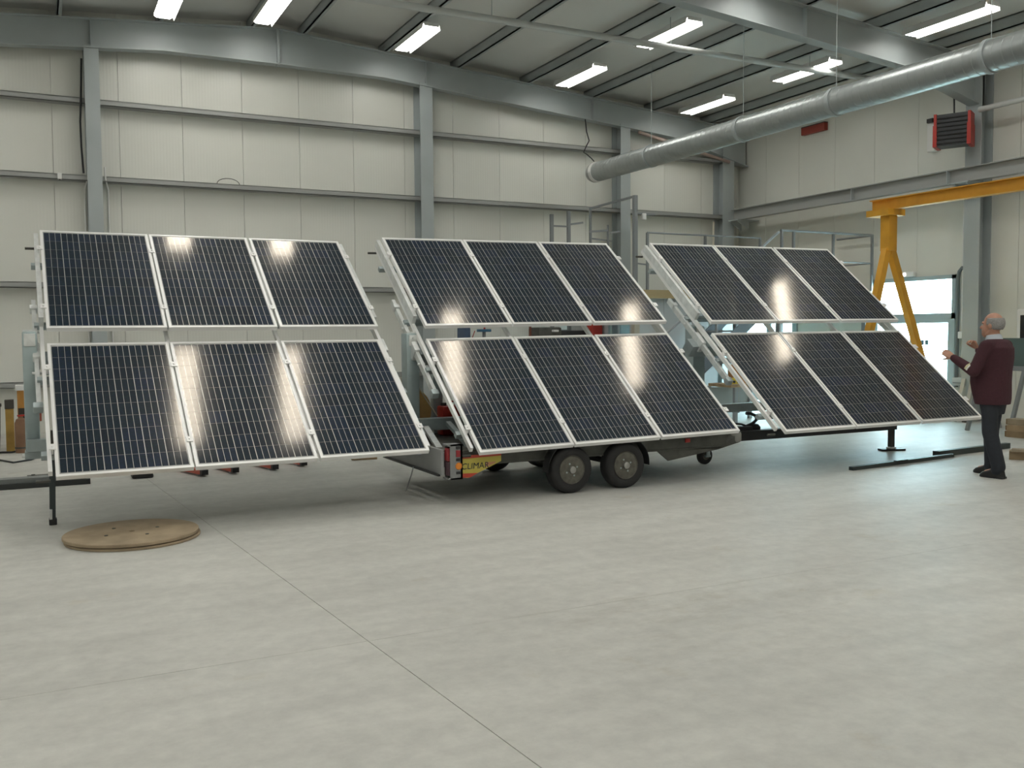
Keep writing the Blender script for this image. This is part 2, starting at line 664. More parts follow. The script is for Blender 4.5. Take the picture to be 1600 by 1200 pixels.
def rafter(y, name, label):
    r = thing(name, (APEX, y, 0), label, 'beam', kind='structure')
    # webs and flanges each side of the ridge
    for sgn in (-1, 1):
        xe = XR - .05 if sgn > 0 else XL + .05
        t0, b0 = raft_top(APEX), 6.25
        xk = APEX + sgn * 1.9
        xh = xe - sgn * 1.9          # knee haunch starts
        pts = [(APEX, b0), (xk, raft_bot(xk)), (xh, raft_bot(xh)), (xe, raft_bot(xe) - .32)]
        top = [(xe, raft_top(xe)), (APEX, t0)]
        MB().prism([(x, y - .006, z) for x, z in pts + top], (0, .012, 0)).build('web', M_RAFTER, r)
        m = MB()
        for (xa, za), (xb, zb) in zip(pts[:-1], pts[1:]):
            m.prism([(xa, y - .1, za), (xb, y - .1, zb), (xb, y - .1, zb + .016), (xa, y - .1, za + .016)], (0, .2, 0))
        m.build('bottom_flange', M_RAFTER, r)
        m = MB()
        m.prism([(xe, y - .1, raft_top(xe) - .016), (APEX, y - .1, t0 - .016), (APEX, y - .1, t0), (xe, y - .1, raft_top(xe))], (0, .2, 0))
        m.build('top_flange', M_RAFTER, r)
    m = MB()
    m.box((APEX - .02, y - .1, 6.24), (APEX + .02, y + .1, raft_top(APEX)))
    m.build('ridge_plate', M_RAFTER, r)
    for x in (6.65, 10.3, 0.92, -2.0):
        MB().box((x - .006, y - .09, raft_bot(x)), (x + .006, y + .09, raft_top(x) - .01)).build('stiffener', M_RAFTER, r)
    return r


rafter(16.72, 'gable_rafter', 'dark grey steel rafter running up the gable wall to the ridge')
rafter(10.75, 'roof_rafter', 'dark grey steel rafter crossing the roof above the arrays')
rafter(4.75, 'roof_rafter', 'dark grey steel rafter crossing the open floor')

# side wall frame columns
for y, n in ((10.75, 'beside the glazed door'), (4.75, 'beyond the stacked timber')):
    m = MB()
    m.box((14.10, y - .15, 0), (14.118, y + .15, 6.05))
    m.box((14.375, y - .15, 0), (14.395, y + .15, 6.05))
    m.box((14.11, y - .006, 0), (14.38, y + .006, 6.05))
    structure('steel_column', m, M_STEEL, 'grey steel side wall column ' + n)

# crane runway beam along the side wall, on corbels
m = MB().ibeam((13.93, YF + .1, 4.13), (13.93, 16.6, 4.13), .16, .24, .016, .012)
structure('runway_beam', m, M_GIRT, 'grey crane runway beam along the side wall', 'beam')
for y, n in ((16.45, 'on the corner column'), (10.75, 'on the column beside the glazed door'), (4.75, 'on the column beyond the timber')):
    m = MB()
    xe = 14.11
    m.prism([(13.80, y - .13, 4.005), (xe, y - .13, 4.005), (xe, y - .13, 3.80), (13.80, y - .13, 3.97)], (0, .02, 0))
    m.prism([(13.80, y + .11, 4.005), (xe, y + .11, 4.005), (xe, y + .11, 3.80), (13.80, y + .11, 3.97)], (0, .02, 0))
    m.box((13.78, y - .16, 3.99), (xe + .27, y + .16, 4.012))
    structure('corbel', m, M_STEEL, 'grey steel corbel under the runway beam ' + n, 'bracket')
for y in (13.15, 11.05):
    MB().box((13.84, y - .006, 4.02), (13.923, y + .006, 4.24)).build('splice_plate', M_STEEL, bpy.data.objects['runway_beam'])

# brace tube under the gable rafter
structure('brace_tube', MB().cyl((11.35, 16.55, 5.72), (13.75, 16.55, 5.28), .035, 10), mat('brace_primer', (0.32, 0.24, 0.21), .6), 'thin brownish brace tube sloping down from the gable rafter', 'brace')

# ------------------------------------------------------------------ ceiling lights
LIGHT_X = [1.95, 3.5, 5.95, 9.2, 12.15, -1.35, -4.3]
LIGHT_Y = [15.35, 12.62, 9.7, 6.8, 3.9, 1.0, -1.9, -4.8]
M_TUBE = mat('lit_tube', (1, 1, 1), 0.5, emit=LAMP_COL, estr=LAMP)
M_REFL = mat('fixture_white', (0.82, 0.82, 0.80), 0.3)


def make_light():
    t = thing('ceiling_light', (0, 0, 0), 'lit fluorescent ceiling light under a purlin', 'ceiling light', 'fluorescent ceiling lights')
    L = 1.42
    m = MB()
    m.bevbox((-.14, -L / 2, .03), (.14, L / 2, .065), .008)
    m.prism([(-.14, -L / 2, .05), (-.165, -L / 2, -.045), (-.161, -L / 2, -.045), (-.134, -L / 2, .05)], (0, L, 0))
    m.prism([(.14, -L / 2, .05), (.165, -L / 2, -.045), (.161, -L / 2, -.045), (.134, -L / 2, .05)], (0, L, 0))
    m.build('housing', M_REFL, t, True)
    m = MB()
    m.prism([(-.135, -L / 2 + .015, .032), (.135, -L / 2 + .015, .032), (.135, -L / 2 + .015, .0), (.10, -L / 2 + .015, -.025), (-.10, -L / 2 + .015, -.025), (-.135, -L / 2 + .015, .0)], (0, L - .03, 0))
    m.build('diffuser', M_TUBE, t, True)
    for y in (-L / 2, L / 2):
        MB().box((-.132, y - .012, .0), (.132, y + .012, .034)).build('end_cap', M_REFL, t, True)
    for y in (-.5, .5):
        MB().cyl((0, y, .06), (0, y, .13), .006, 6).build('hanger', M_STEEL, t, True)
    return t


proto = make_light()
first = True
IN_VIEW = {(1.95, 15.35), (3.5, 15.35), (5.95, 15.35), (9.2, 15.35), (12.15, 15.35), (9.2, 12.62), (12.15, 12.62), (12.15, 9.7)}
for yy in LIGHT_Y:
    for xx in LIGHT_X:
        if (xx, yy) == (5.95, 12.62):
            continue                      # the photograph shows no lamp at this place
        o = proto if first else copy_tree(proto)
        first = False
        o.location = (xx, yy, roof_z(xx) - .19 - .10)
        if (xx, yy) not in IN_VIEW:       # the same lamp grid going on outside the picture
            o.name = 'ceiling_light_offscreen'
            for ch in o.children:
                if ch.name.startswith('diffuser'):
                    ch.name = 'diffuser_offscreen'
        n = {1.95: 'one purlin from the ridge towards the gas cylinder', 3.5: 'right under the ridge', 5.95: 'one purlin from the ridge towards the doors',
             9.2: 'three purlins from the ridge towards the doors', 12.15: 'five purlins from the ridge towards the doors'}.get(xx)
        w = {15.35: 'beside the gable wall', 12.62: 'over the overhead pipe', 9.7: 'past the roof rafter'}.get(yy)
        o['label'] = 'lit ceiling light %s, %s' % (w, n) if n and w else 'lit fluorescent ceiling light over the open floor'

# ------------------------------------------------------------------ services under the roof
m = MB().cyl((XL + .02, 12.25, 6.0), (14.38, 12.25, 6.0), .05, 12)
pp = tag(m.build('overhead_pipe', mat('pipe_pale', (0.55, 0.57, 0.56), .45)), 'straight pale pipe crossing the hall below the ceiling lights', 'pipe')
for x in (5.9, 9.0, 11.9):
    MB().cyl((x, 12.25, 6.04), (x, 12.25, roof_z(x) - .18), .006, 6).build('hanger_rod', M_STEEL, pp)


def duct_material():
    m = mat('spiral_duct', (0.42, 0.45, 0.45), 0.38, metal=0.75)
    nt = m.node_tree
    b = nt.nodes['Principled BSDF']
    tc = nt.nodes.new('ShaderNodeTexCoord')
    w = nt.nodes.new('ShaderNodeTexWave')
    w.bands_direction = 'Y'
    w.inputs['Scale'].default_value = 0.314 / 0.13
    bp = nt.nodes.new('ShaderNodeBump')
    bp.inputs['Strength'].default_value = .3
    bp.inputs['Distance'].default_value = .005
    nt.links.new(tc.outputs['Object'], w.inputs['Vector'])
    nt.links.new(w.outputs['Fac'], bp.inputs['Height'])
    nt.links.new(bp.outputs[0], b.inputs['Normal'])
    return m


DX, DZ, DR = 10.12, 4.76, .19
dt = thing('spiral_duct', (DX, 16.3, DZ), 'long galvanised spiral air duct hung below the roof', 'duct')
prof = []
yy = 0.0
while yy < 17.0:
    prof += [(DR, yy), (DR, yy + .118), (DR + .0025, yy + .121), (DR + .0025, yy + .127)]
    yy += .13
MB().lathe(prof, (DX, 16.2, DZ), (0, -1, 0), 28).build('pipe', duct_material(), dt)
MB().lathe([(DR + .012, 0), (DR + .012, .09)], (DX, 16.25, DZ), (0, -1, 0), 28).build('collar', M_WHITE, dt)
MB().lathe([(.05, .16), (DR - .02, .15), (DR + .006, .08), (DR + .006, 0)], (DX, 16.24, DZ), (0, 1, 0), 28).build('end_cap', M_GIRT, dt)
for y in (14.35, 11.85, 9.9, 7.5, 5.0):
    c = MB().lathe([(DR + .008, -.03), (DR + .016, -.03), (DR + .016, .03), (DR + .008, .03)], (DX, y, DZ), (0, 1, 0), 28).build('clamp_ring', M_STEEL, dt)
    MB().cyl((DX, y, DZ + DR), (DX, y, roof_z(DX) - .15), .006, 6).build('hanger_wire', M_STEEL, c)
# loose black cable from the rafter to the duct end
tag(MB().path([(10.02, 16.5, 5.85), (10.04, 16.48, 5.6), (10.08, 16.45, 5.42), (10.0, 16.43, 5.3), (9.93, 16.42, 5.17), (10.0, 16.42, 5.14), (10.08, 16.36, 5.05), (10.10, 16.3, 4.985)], .012, 6)
    .build('hanging_cable', M_BLACK), 'black cable dangling from the gable rafter to the duct end', 'cable')

# unit heater beside the side wall column
h = thing('unit_heater', (13.74, 10.84, 4.6), 'dark louvred unit heater with red sides hung beside the column', 'heater')
hm = Matrix.Translation((13.74, 10.84, 4.86)) @ Matrix.Rotation(math.radians(118), 4, 'Z')


def hbox(name, lo, hi, m):
    mb = MB().box(lo, hi)
    mb.v = [hm @ v for v in mb.v]
    return mb.build(name, m, h)


hbox('casing', (-.24, -.14, -.26), (.24, .16, .26), mat('heater_dark', (.045, .05, .055), .45))
for s in (-1, 1):
    hbox('side_cheek', (s * .26 - .03, -.17, -.27), (s * .26 + .03, .20, .08), M_RED)
    hbox('cheek_top', (s * .26 - .022, -.16, .08), (s * .26 + .022, .18, .27), M_RED)
for i in range(7):
    mb = MB().box((-.23, .16, -.22 + i * .068), (.23, .19, -.20 + i * .068))
    mb.v = [hm @ v for v in mb.v]
    mb.build('louvre_slat', M_BLACK, h)
hbox('arm', (-.03, -.40, .16), (.03, -.13, .22), M_STEEL)
mb = MB().path([(13.74, 10.84, 5.1), (13.76, 10.86, 5.3), (13.80, 10.9, 5.5), (13.84, 10.9, 5.75)], .014, 6)
mb.build('power_cable', M_BLACK, h)
tag(MB().cyl((13.98, 10.55, 5.17), (13.98, 3.0, 5.17), .045, 12).build('wall_pipe', mat('pipe_pale', (0.55, 0.57, 0.56))), 'pale pipe running along the side wall from the unit heater', 'pipe')
t = thing('wall_speaker', (14.1, 11.6, 5.0), 'slim pale wall unit beside the heater', 'fitting')
MB().bevbox((14.28, 11.66, 4.72), (14.40, 11.82, 5.22), .01).build('case', M_WHITE, t)
MB().box((14.24, 11.68, 5.22), (14.40, 11.80, 5.29)).build('bracket', M_BLACK, t)
t = thing('red_sign', (14.36, 14.65, 5.68), 'small red board high on the side wall under the duct', 'board')
MB().bevbox((14.30, 14.30, 5.60), (14.40, 14.95, 5.75), .01).build('board', mat('red_board', (.30, .045, .03), .5), t)
MB().box((14.30, 14.30, 5.75), (14.40, 14.95, 5.765)).build('edge_strip', M_BLACK, t)

# ------------------------------------------------------------------ solar arrays
PW, PL = 0.99, 1.6336
GAP, DN, DT = 0.0848, 0.1034, -0.01343
US = (0.0, 1.005, 2.02)
ARR = [  # x, y, z of lower outer corner, heading, tilt, lean
    (0.0985, 7.7770, CAM_H - 1.0427, 0.01289, 0.64938, 0.00176),
    (3.5680, 7.7272, CAM_H - 1.0772, -0.00034, 0.68254, 0.01328),
    (7.0138, 7.5060, CAM_H - 1.0539, -0.01990, 0.69025, 0.00547)]


def array_frames(a):
    x, y, z, head, tilt, lean = a
    ux = V3((math.cos(head) * math.cos(lean), math.sin(head) * math.cos(lean), math.sin(lean)))
    n0 = V3((-math.sin(head), math.cos(head), 0))
    up = ux.cross(n0).normalized()

    def fr(t, O):
        vx = math.cos(t) * n0 + math.sin(t) * up
        nn = -math.sin(t) * n0 + math.cos(t) * up
        return Matrix(((ux.x, vx.x, nn.x, O.x), (ux.y, vx.y, nn.y, O.y), (ux.z, vx.z, nn.z, O.z), (0, 0, 0, 1)))
    lo = fr(tilt, V3((x, y, z)))
    hi = fr(tilt + DT, lo @ V3((0, PL + GAP, DN)))
    return lo, hi


def make_panel():
    t = thing('solar_panel', (0, 0, 0), 'solar panel', 'solar panel')
    H, W = .040, .024
    m = MB()
    for lo, hi in (((0, 0), (PW, W)), ((0, PL - W), (PW, PL)), ((0, W), (W, PL - W)), ((PW - W, W), (PW, PL - W))):
        m.box((lo[0], lo[1], -H), (hi[0], hi[1], 0))
    m.build('frame', M_ALU, t, True)
    MB().box((W, W, -.012), (PW - W, PL - W, -.0045)).build('laminate', M_BACK, t, True)
    MB().bevbox((PW / 2 - .06, PL - .24, -.035), (PW / 2 + .06, PL - .12, -.012), .004).build('junction_box', M_BLACK, t, True)
    cm = MB().box((-CELL / 2, -CELL_L / 2, -.0008), (CELL / 2, CELL_L / 2, 0)).mesh('cell')
    cm.materials.append(M_CELL)
    ox, oy = (PW - 5 * PITCH) / 2, (PL - 9 * PITCH) / 2
    for j in range(10):
        for i in range(6):
            c = bpy.data.objects.new('cell', cm)
            COL.objects.link(c)
            c.parent = t
            c.location = (ox + i * PITCH, oy + j * PITCH, -.0037)
    return t


panel0 = make_panel()
WHERE = [('beside the plywood disc', ('end away from trailer', 'middle of row', 'end next to trailer')),
         ('above the trailer wheels', ('tail light end', 'middle of row', 'tow hitch end')),
         ('beside the standing man', ('tow hitch end', 'middle of row', 'end by the man'))]
FRAMES = []
used = False
for ai, a in enumerate(ARR):
    lo, hi = array_frames(a)
    FRAMES.append((lo, hi))
    for rn, fr in (('lower', lo), ('upper', hi)):
        for ui, u in enumerate(US):
            o = copy_tree(panel0) if used else panel0
            used = True
            o.matrix_basis = fr @ Matrix.Translation((u, 0, 0))
            tag(o, 'solar panel, %s row of the array %s, %s' % (rn, WHERE[ai][0], WHERE[ai][1][ui]), 'solar panel', 'solar panels')

# tilting racks under the panels
for ai, (lo, hi) in enumerate(FRAMES):
    nm = ('reaching out over the plywood disc', 'standing on the wheeled trailer', 'reaching out towards the standing man')[ai]
    t = thing('tilting_rack', None, 'galvanised tilting rack of rails and arms %s' % nm, 'rack', 'tilting racks', m=lo)
    ends = (-.035, 3.045)
    for u in (-.035, 1.0, 2.015, 3.045):
        MB().box((u - .015, .10 if u in ends else .14, -.09), (u + .015, 3.38 if u in ends else 3.2, -.041)).build('slope_rail', M_ALU, t, True)
        v0, v1 = PL + (.30 if u in ends else .36), (3.36 if u in ends else 3.2)
        zt = [DN - .041 + DT * (v - PL - GAP) for v in (v0, v1)]
        MB().prism([(u - .02, v0, -.045), (u - .02, v1, -.045), (u - .02, v1, zt[1]), (u - .02, v0, zt[0])], (.04, 0, 0)).build('spacer_rail', M_GALV, t, True)
    for v in (.36, 1.28, 2.05, 3.02):
        MB().box((-.09, v - .025, -.15), (3.10, v + .025, -.10)).build('cross_rail', M_GALV_D, t, True)
    # torsion beam carried by the posts
    MB().box((-.20 if ai == 2 else -.03, 1.60, -.33), (3.22 if ai else 3.12, 1.75, -.18)).build('torsion_beam', M_GALV_D, t, True)
    for u in (.5, 2.5):
        MB().box((u - .03, 1.28, -.18), (u + .03, 1.60, -.15)).build('stiffener', M_GALV_D, t, True)
    # pivot arms at both ends
    for s, u in ((-1, -.085), (1, 3.095)):
        MB().box((u - .018, 1.75, -.19), (u + .018, 2.46, -.125)).build('pivot_arm', M_GALV, t, True)
        MB().box((u - .018, .98, -.19), (u + .018, 1.60, -.125)).build('pivot_arm', M_GALV, t, True)
        MB().bevbox((u - .030, 1.58, -.25), (u + .030, 1.78, -.10), .012).build('pivot_block', M_GALV, t, True)
        MB().bevbox((u - .045, .93, -.185), (u + .030, 1.00, -.115), .010).build('arm_clamp', M_GALV_D, t, True)
        MB().bevbox((u - .035, 2.30, -.175), (u + .030, 2.36, -.105), .010).build('arm_clamp', M_GALV, t, True)
        for v in (1.42, 2.0):
            MB().cyl((u - .04, v, -.155), (u + .04, v, -.155), .012, 8).build('bolt', M_GALV, t, True)
        for v in ((.08, 3.33) if s < 0 else (3.33,)):
            MB().box((u - .05, v - .008, -.13), (u + .05, v + .008, -.11)).build('end_lug', M_CHASSIS, t, True)
    # panel clamps
    cl_m = MB().box((-.024, -.03, -.004), (.024, .03, .006)).box((-.0055, -.03, -.05), (.0055, .03, 0)).cyl((0, 0, .004), (0, 0, .014), .008, 8).mesh('clamp')
    cl_m.materials.append(M_WHITE if False else M_ALU)
    for row, base, w in ((0, 0.0, 0.0), (1, PL + GAP, DN)):
        for v in (.32, 1.30):
            for u in (-.0125, .9975, 2.0075, 3.0225):
                c = bpy.data.objects.new('clamp', cl_m)
                COL.objects.link(c)
                c.parent = t
                c.location = (u, base + v, w + .0045 + (DT * v if row else 0))

# ------------------------------------------------------------------ support posts and outrigger beam
M_POST = mat('post_galvanised', (0.40, 0.48, 0.49), 0.42, metal=0.35, noise=0.10, nscale=5)
for x, w, zt, zb, n in ((-.055, .115, 1.60, .52, 'at the outer end over the plywood disc side'), (3.465, .14, 1.56, .50, 'at the tail end of the trailer'), (7.14, .175, 1.62, .50, 'at the tow hitch end of the trailer')):
    yc = 9.22
    t = thing('support_post', (x, yc, zb), 'square galvanised support post %s' % n, 'post', 'support posts of the racks')
    MB().bevbox((x - w / 2, yc - .085, zb), (x + w / 2, yc + .085, zt), .018).build('tube', M_POST, t)
    MB().bevbox((x - .045, yc - .10, zt - .13), (x + .045, yc - .08, zt - .02), .006).build('hinge_plate', M_GALV, t)
    MB().box((x - .05, yc - .06, zt), (x + .05, yc + .06, zt + .015)).build('cap', M_GALV, t)
    for z in (zt - .05, zt - .11):
        MB().cyl((x, yc - .115, z), (x, yc - .095, z), .014, 8).build('bolt', M_GALV, t)
    MB().box((x - w / 2 - .03, yc - .11, zb - .012), (x + w / 2 + .03, yc + .11, zb + .004)).build('base_plate', M_GALV, t)
t = thing('outrigger_beam', (4.9, 9.05, .62), 'long grey steel tube carrying the rack posts across the trailer', 'beam')
MB().box((-.10, 9.00, .57), (3.30, 9.12, .67)).build('tube', M_GALV_D, t)
MB().box((3.30, 8.98, .56), (7.30, 9.13, .68)).build('sleeve', M_GALV_D, t)
MB().box((7.30, 9.00, .57), (9.9, 9.12, .67)).build('tube', M_GALV_D, t)
for x in (-.03, 3.43, 7.14):
    MB().box((x - .09, 9.08, .50), (x + .09, 9.30, .56)).build('saddle', M_GALV_D, t)

# dark prop leg below the outermost rack corner
t = thing('prop_leg', (.07, 8.6, 0), 'dark steel prop leg below the rack near the plywood disc', 'leg stand')
MB().bar((.073, 8.6, .05), (.085, 8.42, .66), .045, .045, (0, 1, 0)).build('outer_tube', mat('prop_dark', (.06, .075, .08), .45, metal=.3), t)
MB().bar((.085, 8.42, .62), (.090, 8.37, .80), .028, .028, (0, 1, 0)).build('inner_tube', M_CHASSIS, t)
MB().bevbox((.045, 8.565, 0), (.105, 8.64, .055), .008).build('rubber_foot', M_BLACK, t)
MB().cyl((.05, 8.44, .60), (.12, 8.44, .60), .012, 8).build('pin', M_GALV, t)
MB().bar((.06, 8.585, .06), (.062, 8.56, .14), .02, .06, (0, 1, 0)).build('worn_collar', M_GALV, t)

# black side beam with T stand under the far rack
t = thing('side_beam', (8.4, 8.6, 0), 'black steel side beam on a T-shaped stand under the rack by the man', 'beam')
MB().box((6.9, 8.55, .275), (9.86, 8.66, .385)).build('beam', M_BLACK, t)
MB().box((9.79, 8.575, .02), (9.85, 8.635, .285)).build('stand_leg', mat('stand_dark', (.05, .045, .04), .5, metal=.3), t)
MB().bar((9.68, 8.66, .012), (9.98, 8.55, .012), .12, .024).build('foot_plate', M_BLACK, t)
MB().bevbox((9.775, 8.56, .024), (9.865, 8.65, .05), .008).build('foot_collar', M_GALV, t)
MB().box((9.75, 8.54, .385), (9.90, 8.67, .395)).build('top_plate', M_GALV_D, t)

# ------------------------------------------------------------------ trailer
T = thing('trailer', (5.0, 8.7, 0), 'twin-axle flat trailer with dusty black wheels under the solar arrays', 'trailer')
YN, YFAR = 7.93, 9.47
for y in (YN, YFAR):
    m = MB()
    m.box((3.30, y - .02, .33), (6.55, y + .02, .46))
    m.box((3.30, y - .03, .448), (6.55, y + .03, .46))
    m.box((3.30, y - .03, .33), (6.55, y + .03, .342))
    m.build('side_rail', M_CHASSIS, T)
for x in (3.4, 4.2, 5.6, 6.45):
    MB().box((x - .03, YN + .02, .35), (x + .03, YFAR - .02, .45)).build('cross_member', M_CHASSIS, T)
MB().box((3.32, YN - .01, .46), (6.55, YFAR + .01, .475)).build('deck', mat('deck_ply', (.10, .095, .08), .7, noise=.2), T)
# sloping nose plates and drawbar
for y, s in ((YN, 1), (YFAR, -1)):
    MB().prism([(5.62, y - .01, .36), (5.80, y - .01, .22), (6.45, y - .01, .30), (6.85, y + s * .12, .34), (6.85, y + s * .12, .45), (6.5, y - .01, .46), (5.62, y - .01, .46)], (0, .02 * s, 0)).build('nose_plate', M_CHASSIS, T)
    MB().bar((6.3, y + s * .10, .40), (7.25, 8.70 - s * .03, .40), .07, .09).build('drawbar', M_CHASSIS, T)
MB().bevbox((6.70, 8.02, .34), (6.86, 8.16, .46), .03).build('front_bracket', mat('bracket_pale', (.26, .26, .24), .6, noise=.2), T)
cpl = MB().bevbox((7.18, 8.63, .345), (7.55, 8.77, .43), .02).build('coupling', M_BLACK, T)
MB().lathe([(.0, -.07), (.055, -.07), (.075, -.02), (.075, .03), (.05, .06), (0, .07)], (7.62, 8.70, .385), (0, 0, 1), 20).build('ball_socket', M_BLACK, cpl)
MB().path([(7.48, 8.70, .42), (7.60, 8.70, .455), (7.66, 8.70, .50), (7.64, 8.70, .545), (7.57, 8.70, .575), (7.50, 8.70, .58)], .020, 8).build('lever', M_BLACK, cpl)
MB().path([(7.2, 8.70, .43), (7.3, 8.69, .47), (7.42, 8.69, .455), (7.5, 8.70, .43)], .012, 8).build('handbrake', M_BLACK, cpl)
jw = MB().lathe([(.05, -.035), (.085, -.035), (.10, -.02), (.10, .02), (.085, .035), (.05, .035), (.05, -.035)], (6.96, 8.80, .10), (0, 1, 0), 24).build('jockey_wheel', M_RUBBER, T)
MB().lathe([(0, -.03), (.052, -.03), (.052, .03), (0, .03)], (6.96, 8.80, .10), (0, 1, 0), 16).build('hub', M_RIM, jw)
MB().cyl((6.95, 8.72, .10), (6.95, 8.72, .62), .024, 10).build('stem', M_GALV_D, jw)
MB().box((6.93, 8.72, .09), (6.99, 8.86, .115)).build('axle_fork', M_GALV_D, jw)
# axles, wheels
R, YO = .230, 7.80
for x in (4.58, 5.20):
    MB().cyl((x, YN - .05, .235), (x, YFAR + .05, .235), .032, 12).build('axle', M_BLACK, T)
    MB().box((x - .05, YN + .03, .24), (x + .20, YN + .09, .36)).build('suspension_arm', M_BLACK, T)


def wheel(x, yo, s):
    c = (x, yo, R)
    ax = (0, s, 0)                      # axis pointing outward
    W = .155
    prof = [(.135, -W), (.205, -W), (.225, -W + .02), (R, -W + .04), (R, -.04), (.225, -.02), (.205, 0), (.180, .004), (.150, -.004), (.135, -.014), (.135, -W)]
    ty = MB().lathe(prof, c, ax, 36).build('wheel', M_RUBBER, T)
    MB().lathe([(.142, -.012), (.138, -.004), (.130, -.012), (.126, -.045), (.105, -.050), (.095, -.028), (.060, -.024), (.0, -.024)], c, ax, 32).build('rim', M_RIM, ty)
    MB().lathe([(.036, -.024), (.034, .012), (.022, .020), (0, .021)], c, ax, 16).build('hub_cap', mat('hub_metal', (.35, .35, .33), .4, metal=.6), ty)
    for k in range(4):
        t = k * math.pi / 2 + .4
        p = V3((x + .062 * math.cos(t), yo, R + .062 * math.sin(t)))
        MB().cyl(p + V3((0, -.024 * s, 0)), p + V3((0, -.010 * s, 0)), .010, 6).build('wheel_bolt', M_GALV_D, ty)


for x in (4.58, 5.20):
    wheel(x, YO, -1)
    wheel(x, 9.64, 1)
for y0, y1 in ((7.79, 7.91), (9.50, 9.66)):
    # twin mudguard
    m = MB()
    outline = []
    for i in range(13):
        t = math.pi * (1.02 - i / 12 * .62)
        outline.append((4.58 + .27 * math.cos(t), min(.462, .235 + .27 * math.sin(t))))
    for i in range(13):
        t = math.pi * (.60 - i / 12 * .62)
        outline.append((5.20 + .27 * math.cos(t), min(.462, .235 + .27 * math.sin(t))))
    for (xa, za), (xb, zb) in zip(outline[:-1], outline[1:]):
        m.prism([(xa, y0, za), (xb, y0, zb), (xb, y0, zb + .008), (xa, y0, za + .008)], (0, y1 - y0, 0))
    m.build('mudguard', M_BLACK, T)
for x in (6.03,):
    MB().bevbox((x - .03, YN - .035, .40), (x + .03, YN - .02, .44), .004).build('side_reflector', M_RED, T)
# tail: number plate board, lamp cluster, sticker
MB().prism([(3.24, 7.86, .27), (3.24, 9.50, .27), (3.24, 9.50, .50), (3.24, 7.86, .50)], (.025, 0, 0)).build('tail_board', mat('tail_grey', (.34, .35, .35), .5, noise=.06), T)
MB().box((3.22, 7.9, .255), (3.245, 9.42, .275)).build('tail_edge', M_BLACK, T)
MB().bevbox((3.20, 8.35, .40), (3.24, 8.86, .50), .006).build('plate_lamp', mat('plate_bluish', (.30, .33, .42), .4), T)
lc = MB()
x0, x1, y0, y1, z0, z1 = 3.27, 3.41, 7.77, 7.90, .235, .555
lc.box((x0 + .02, y0, z0), (x1, y0 + .012, z1))
lc.box((x0 + .02, y1 - .012, z0), (x1, y1, z1))
lc.box((x0, y0, z1 - .015), (x1, y1, z1))
lc.box((x0, y0, z0), (x1, y1, z0 + .015))
lc.box((x1 - .02, y0, z0), (x1, y1, z1))
lc = lc.build('lamp_housing', mat('housing_grey', (.25, .26, .26), .5), T)
MB().bevbox((3.275, 7.79, .40), (3.33, 7.88, .52), .008).build('red_lens', M_REDLENS, lc)
MB().bevbox((3.275, 7.79, .27), (3.33, 7.88, .395), .008).build('smoked_lens', mat('smoked_lens', (.09, .045, .06), .25), lc)
MB().bevbox((3.345, 7.758, .44), (3.385, 7.772, .50), .004).build('side_reflector', M_REDLENS, lc)
MB().lathe([(0, -.012), (.030, -.01), (.034, 0)], (3.372, 7.772, .355), (0, 1, 0), 16).build('side_marker', M_AMBER, lc)
for z in (.415, .525, .295):
    MB().bevbox((3.345, 7.762, z - .012), (3.385, 7.772, z + .012), .003).build('rubber_stop', M_BLACK, lc)
yS = 7.895
st = MB().prism([(3.43, yS, 0.230), (3.52, yS, 0.220), (3.86, yS, 0.355), (3.86, yS, 0.420), (3.43, yS, 0.430)], (0, .006, 0)).build('sticker', mat('sticker_yellow', (.62, .52, .10), .4), T)
MB().prism([(3.43, yS - .002, 0.400), (3.86, yS - .002, 0.407), (3.86, yS - .002, 0.423), (3.43, yS - .002, 0.433)], (0, .002, 0)).build('red_band', mat('sticker_red', (.55, .07, .04), .4), st)
MB().prism([(3.43, yS - .002, 0.227), (3.54, yS - .002, 0.223), (3.62, yS - .002, 0.260), (3.43, yS - .002, 0.265)], (0, .002, 0)).build('red_band', mat('sticker_red', (.55, .07, .04), .4), st)
MB().prism([(3.70, yS - .001, 0.305), (3.80, yS - .001, 0.343), (3.80, yS - .001, 0.355), (3.70, yS - .001, 0.353)], (0, .001, 0)).build('pale_band', mat('sticker_orange', (.62, .30, .16), .4), st)


def text(body, size, loc, rx, m, parent, name='lettering', ext=.0006, rz=0, align='LEFT', shear=0):
    cu = bpy.data.curves.new(name, 'FONT')
    cu.body = body
    cu.size = size
    cu.extrude = ext
    cu.align_x = align
    cu.shear = shear
    o = bpy.data.objects.new(name, cu)
    COL.objects.link(o)
    cu.materials.append(m)
    mw = Matrix.Translation(loc) @ Matrix.Rotation(rz, 4, 'Z') @ Matrix.Rotation(rx, 4, 'X')
    dg = bpy.context.evaluated_depsgraph_get()
    me = bpy.data.meshes.new_from_object(o.evaluated_get(dg))
    bpy.data.objects.remove(o)
    o = bpy.data.objects.new(name, me)
    COL.objects.link(o)
    o.matrix_basis = wm(parent).inverted() @ mw
    o.parent = parent
    return o


text('CLIMAR', .080, (3.45, yS - .003, .302), math.radians(90), mat('sticker_ink', (.03, .045, .05), .4), st, shear=.1)
MB().path([(3.21, 8.5, .27), (3.20, 8.52, .20), (3.18, 8.56, .10), (3.17, 8.60, .02)], .006, 6).build('dangling_wire', mat('wire_grey', (.3, .3, .3), .5), T)
MB().bar((3.62, 8.05, .475), (3.77, 8.95, .63), .05, .04).build('tail_brace', M_GALV_D, T)
MB().bar((3.33, 7.97, .40), (3.52, 8.95, .60), .06, .03).build('tail_brace', M_GALV, T)

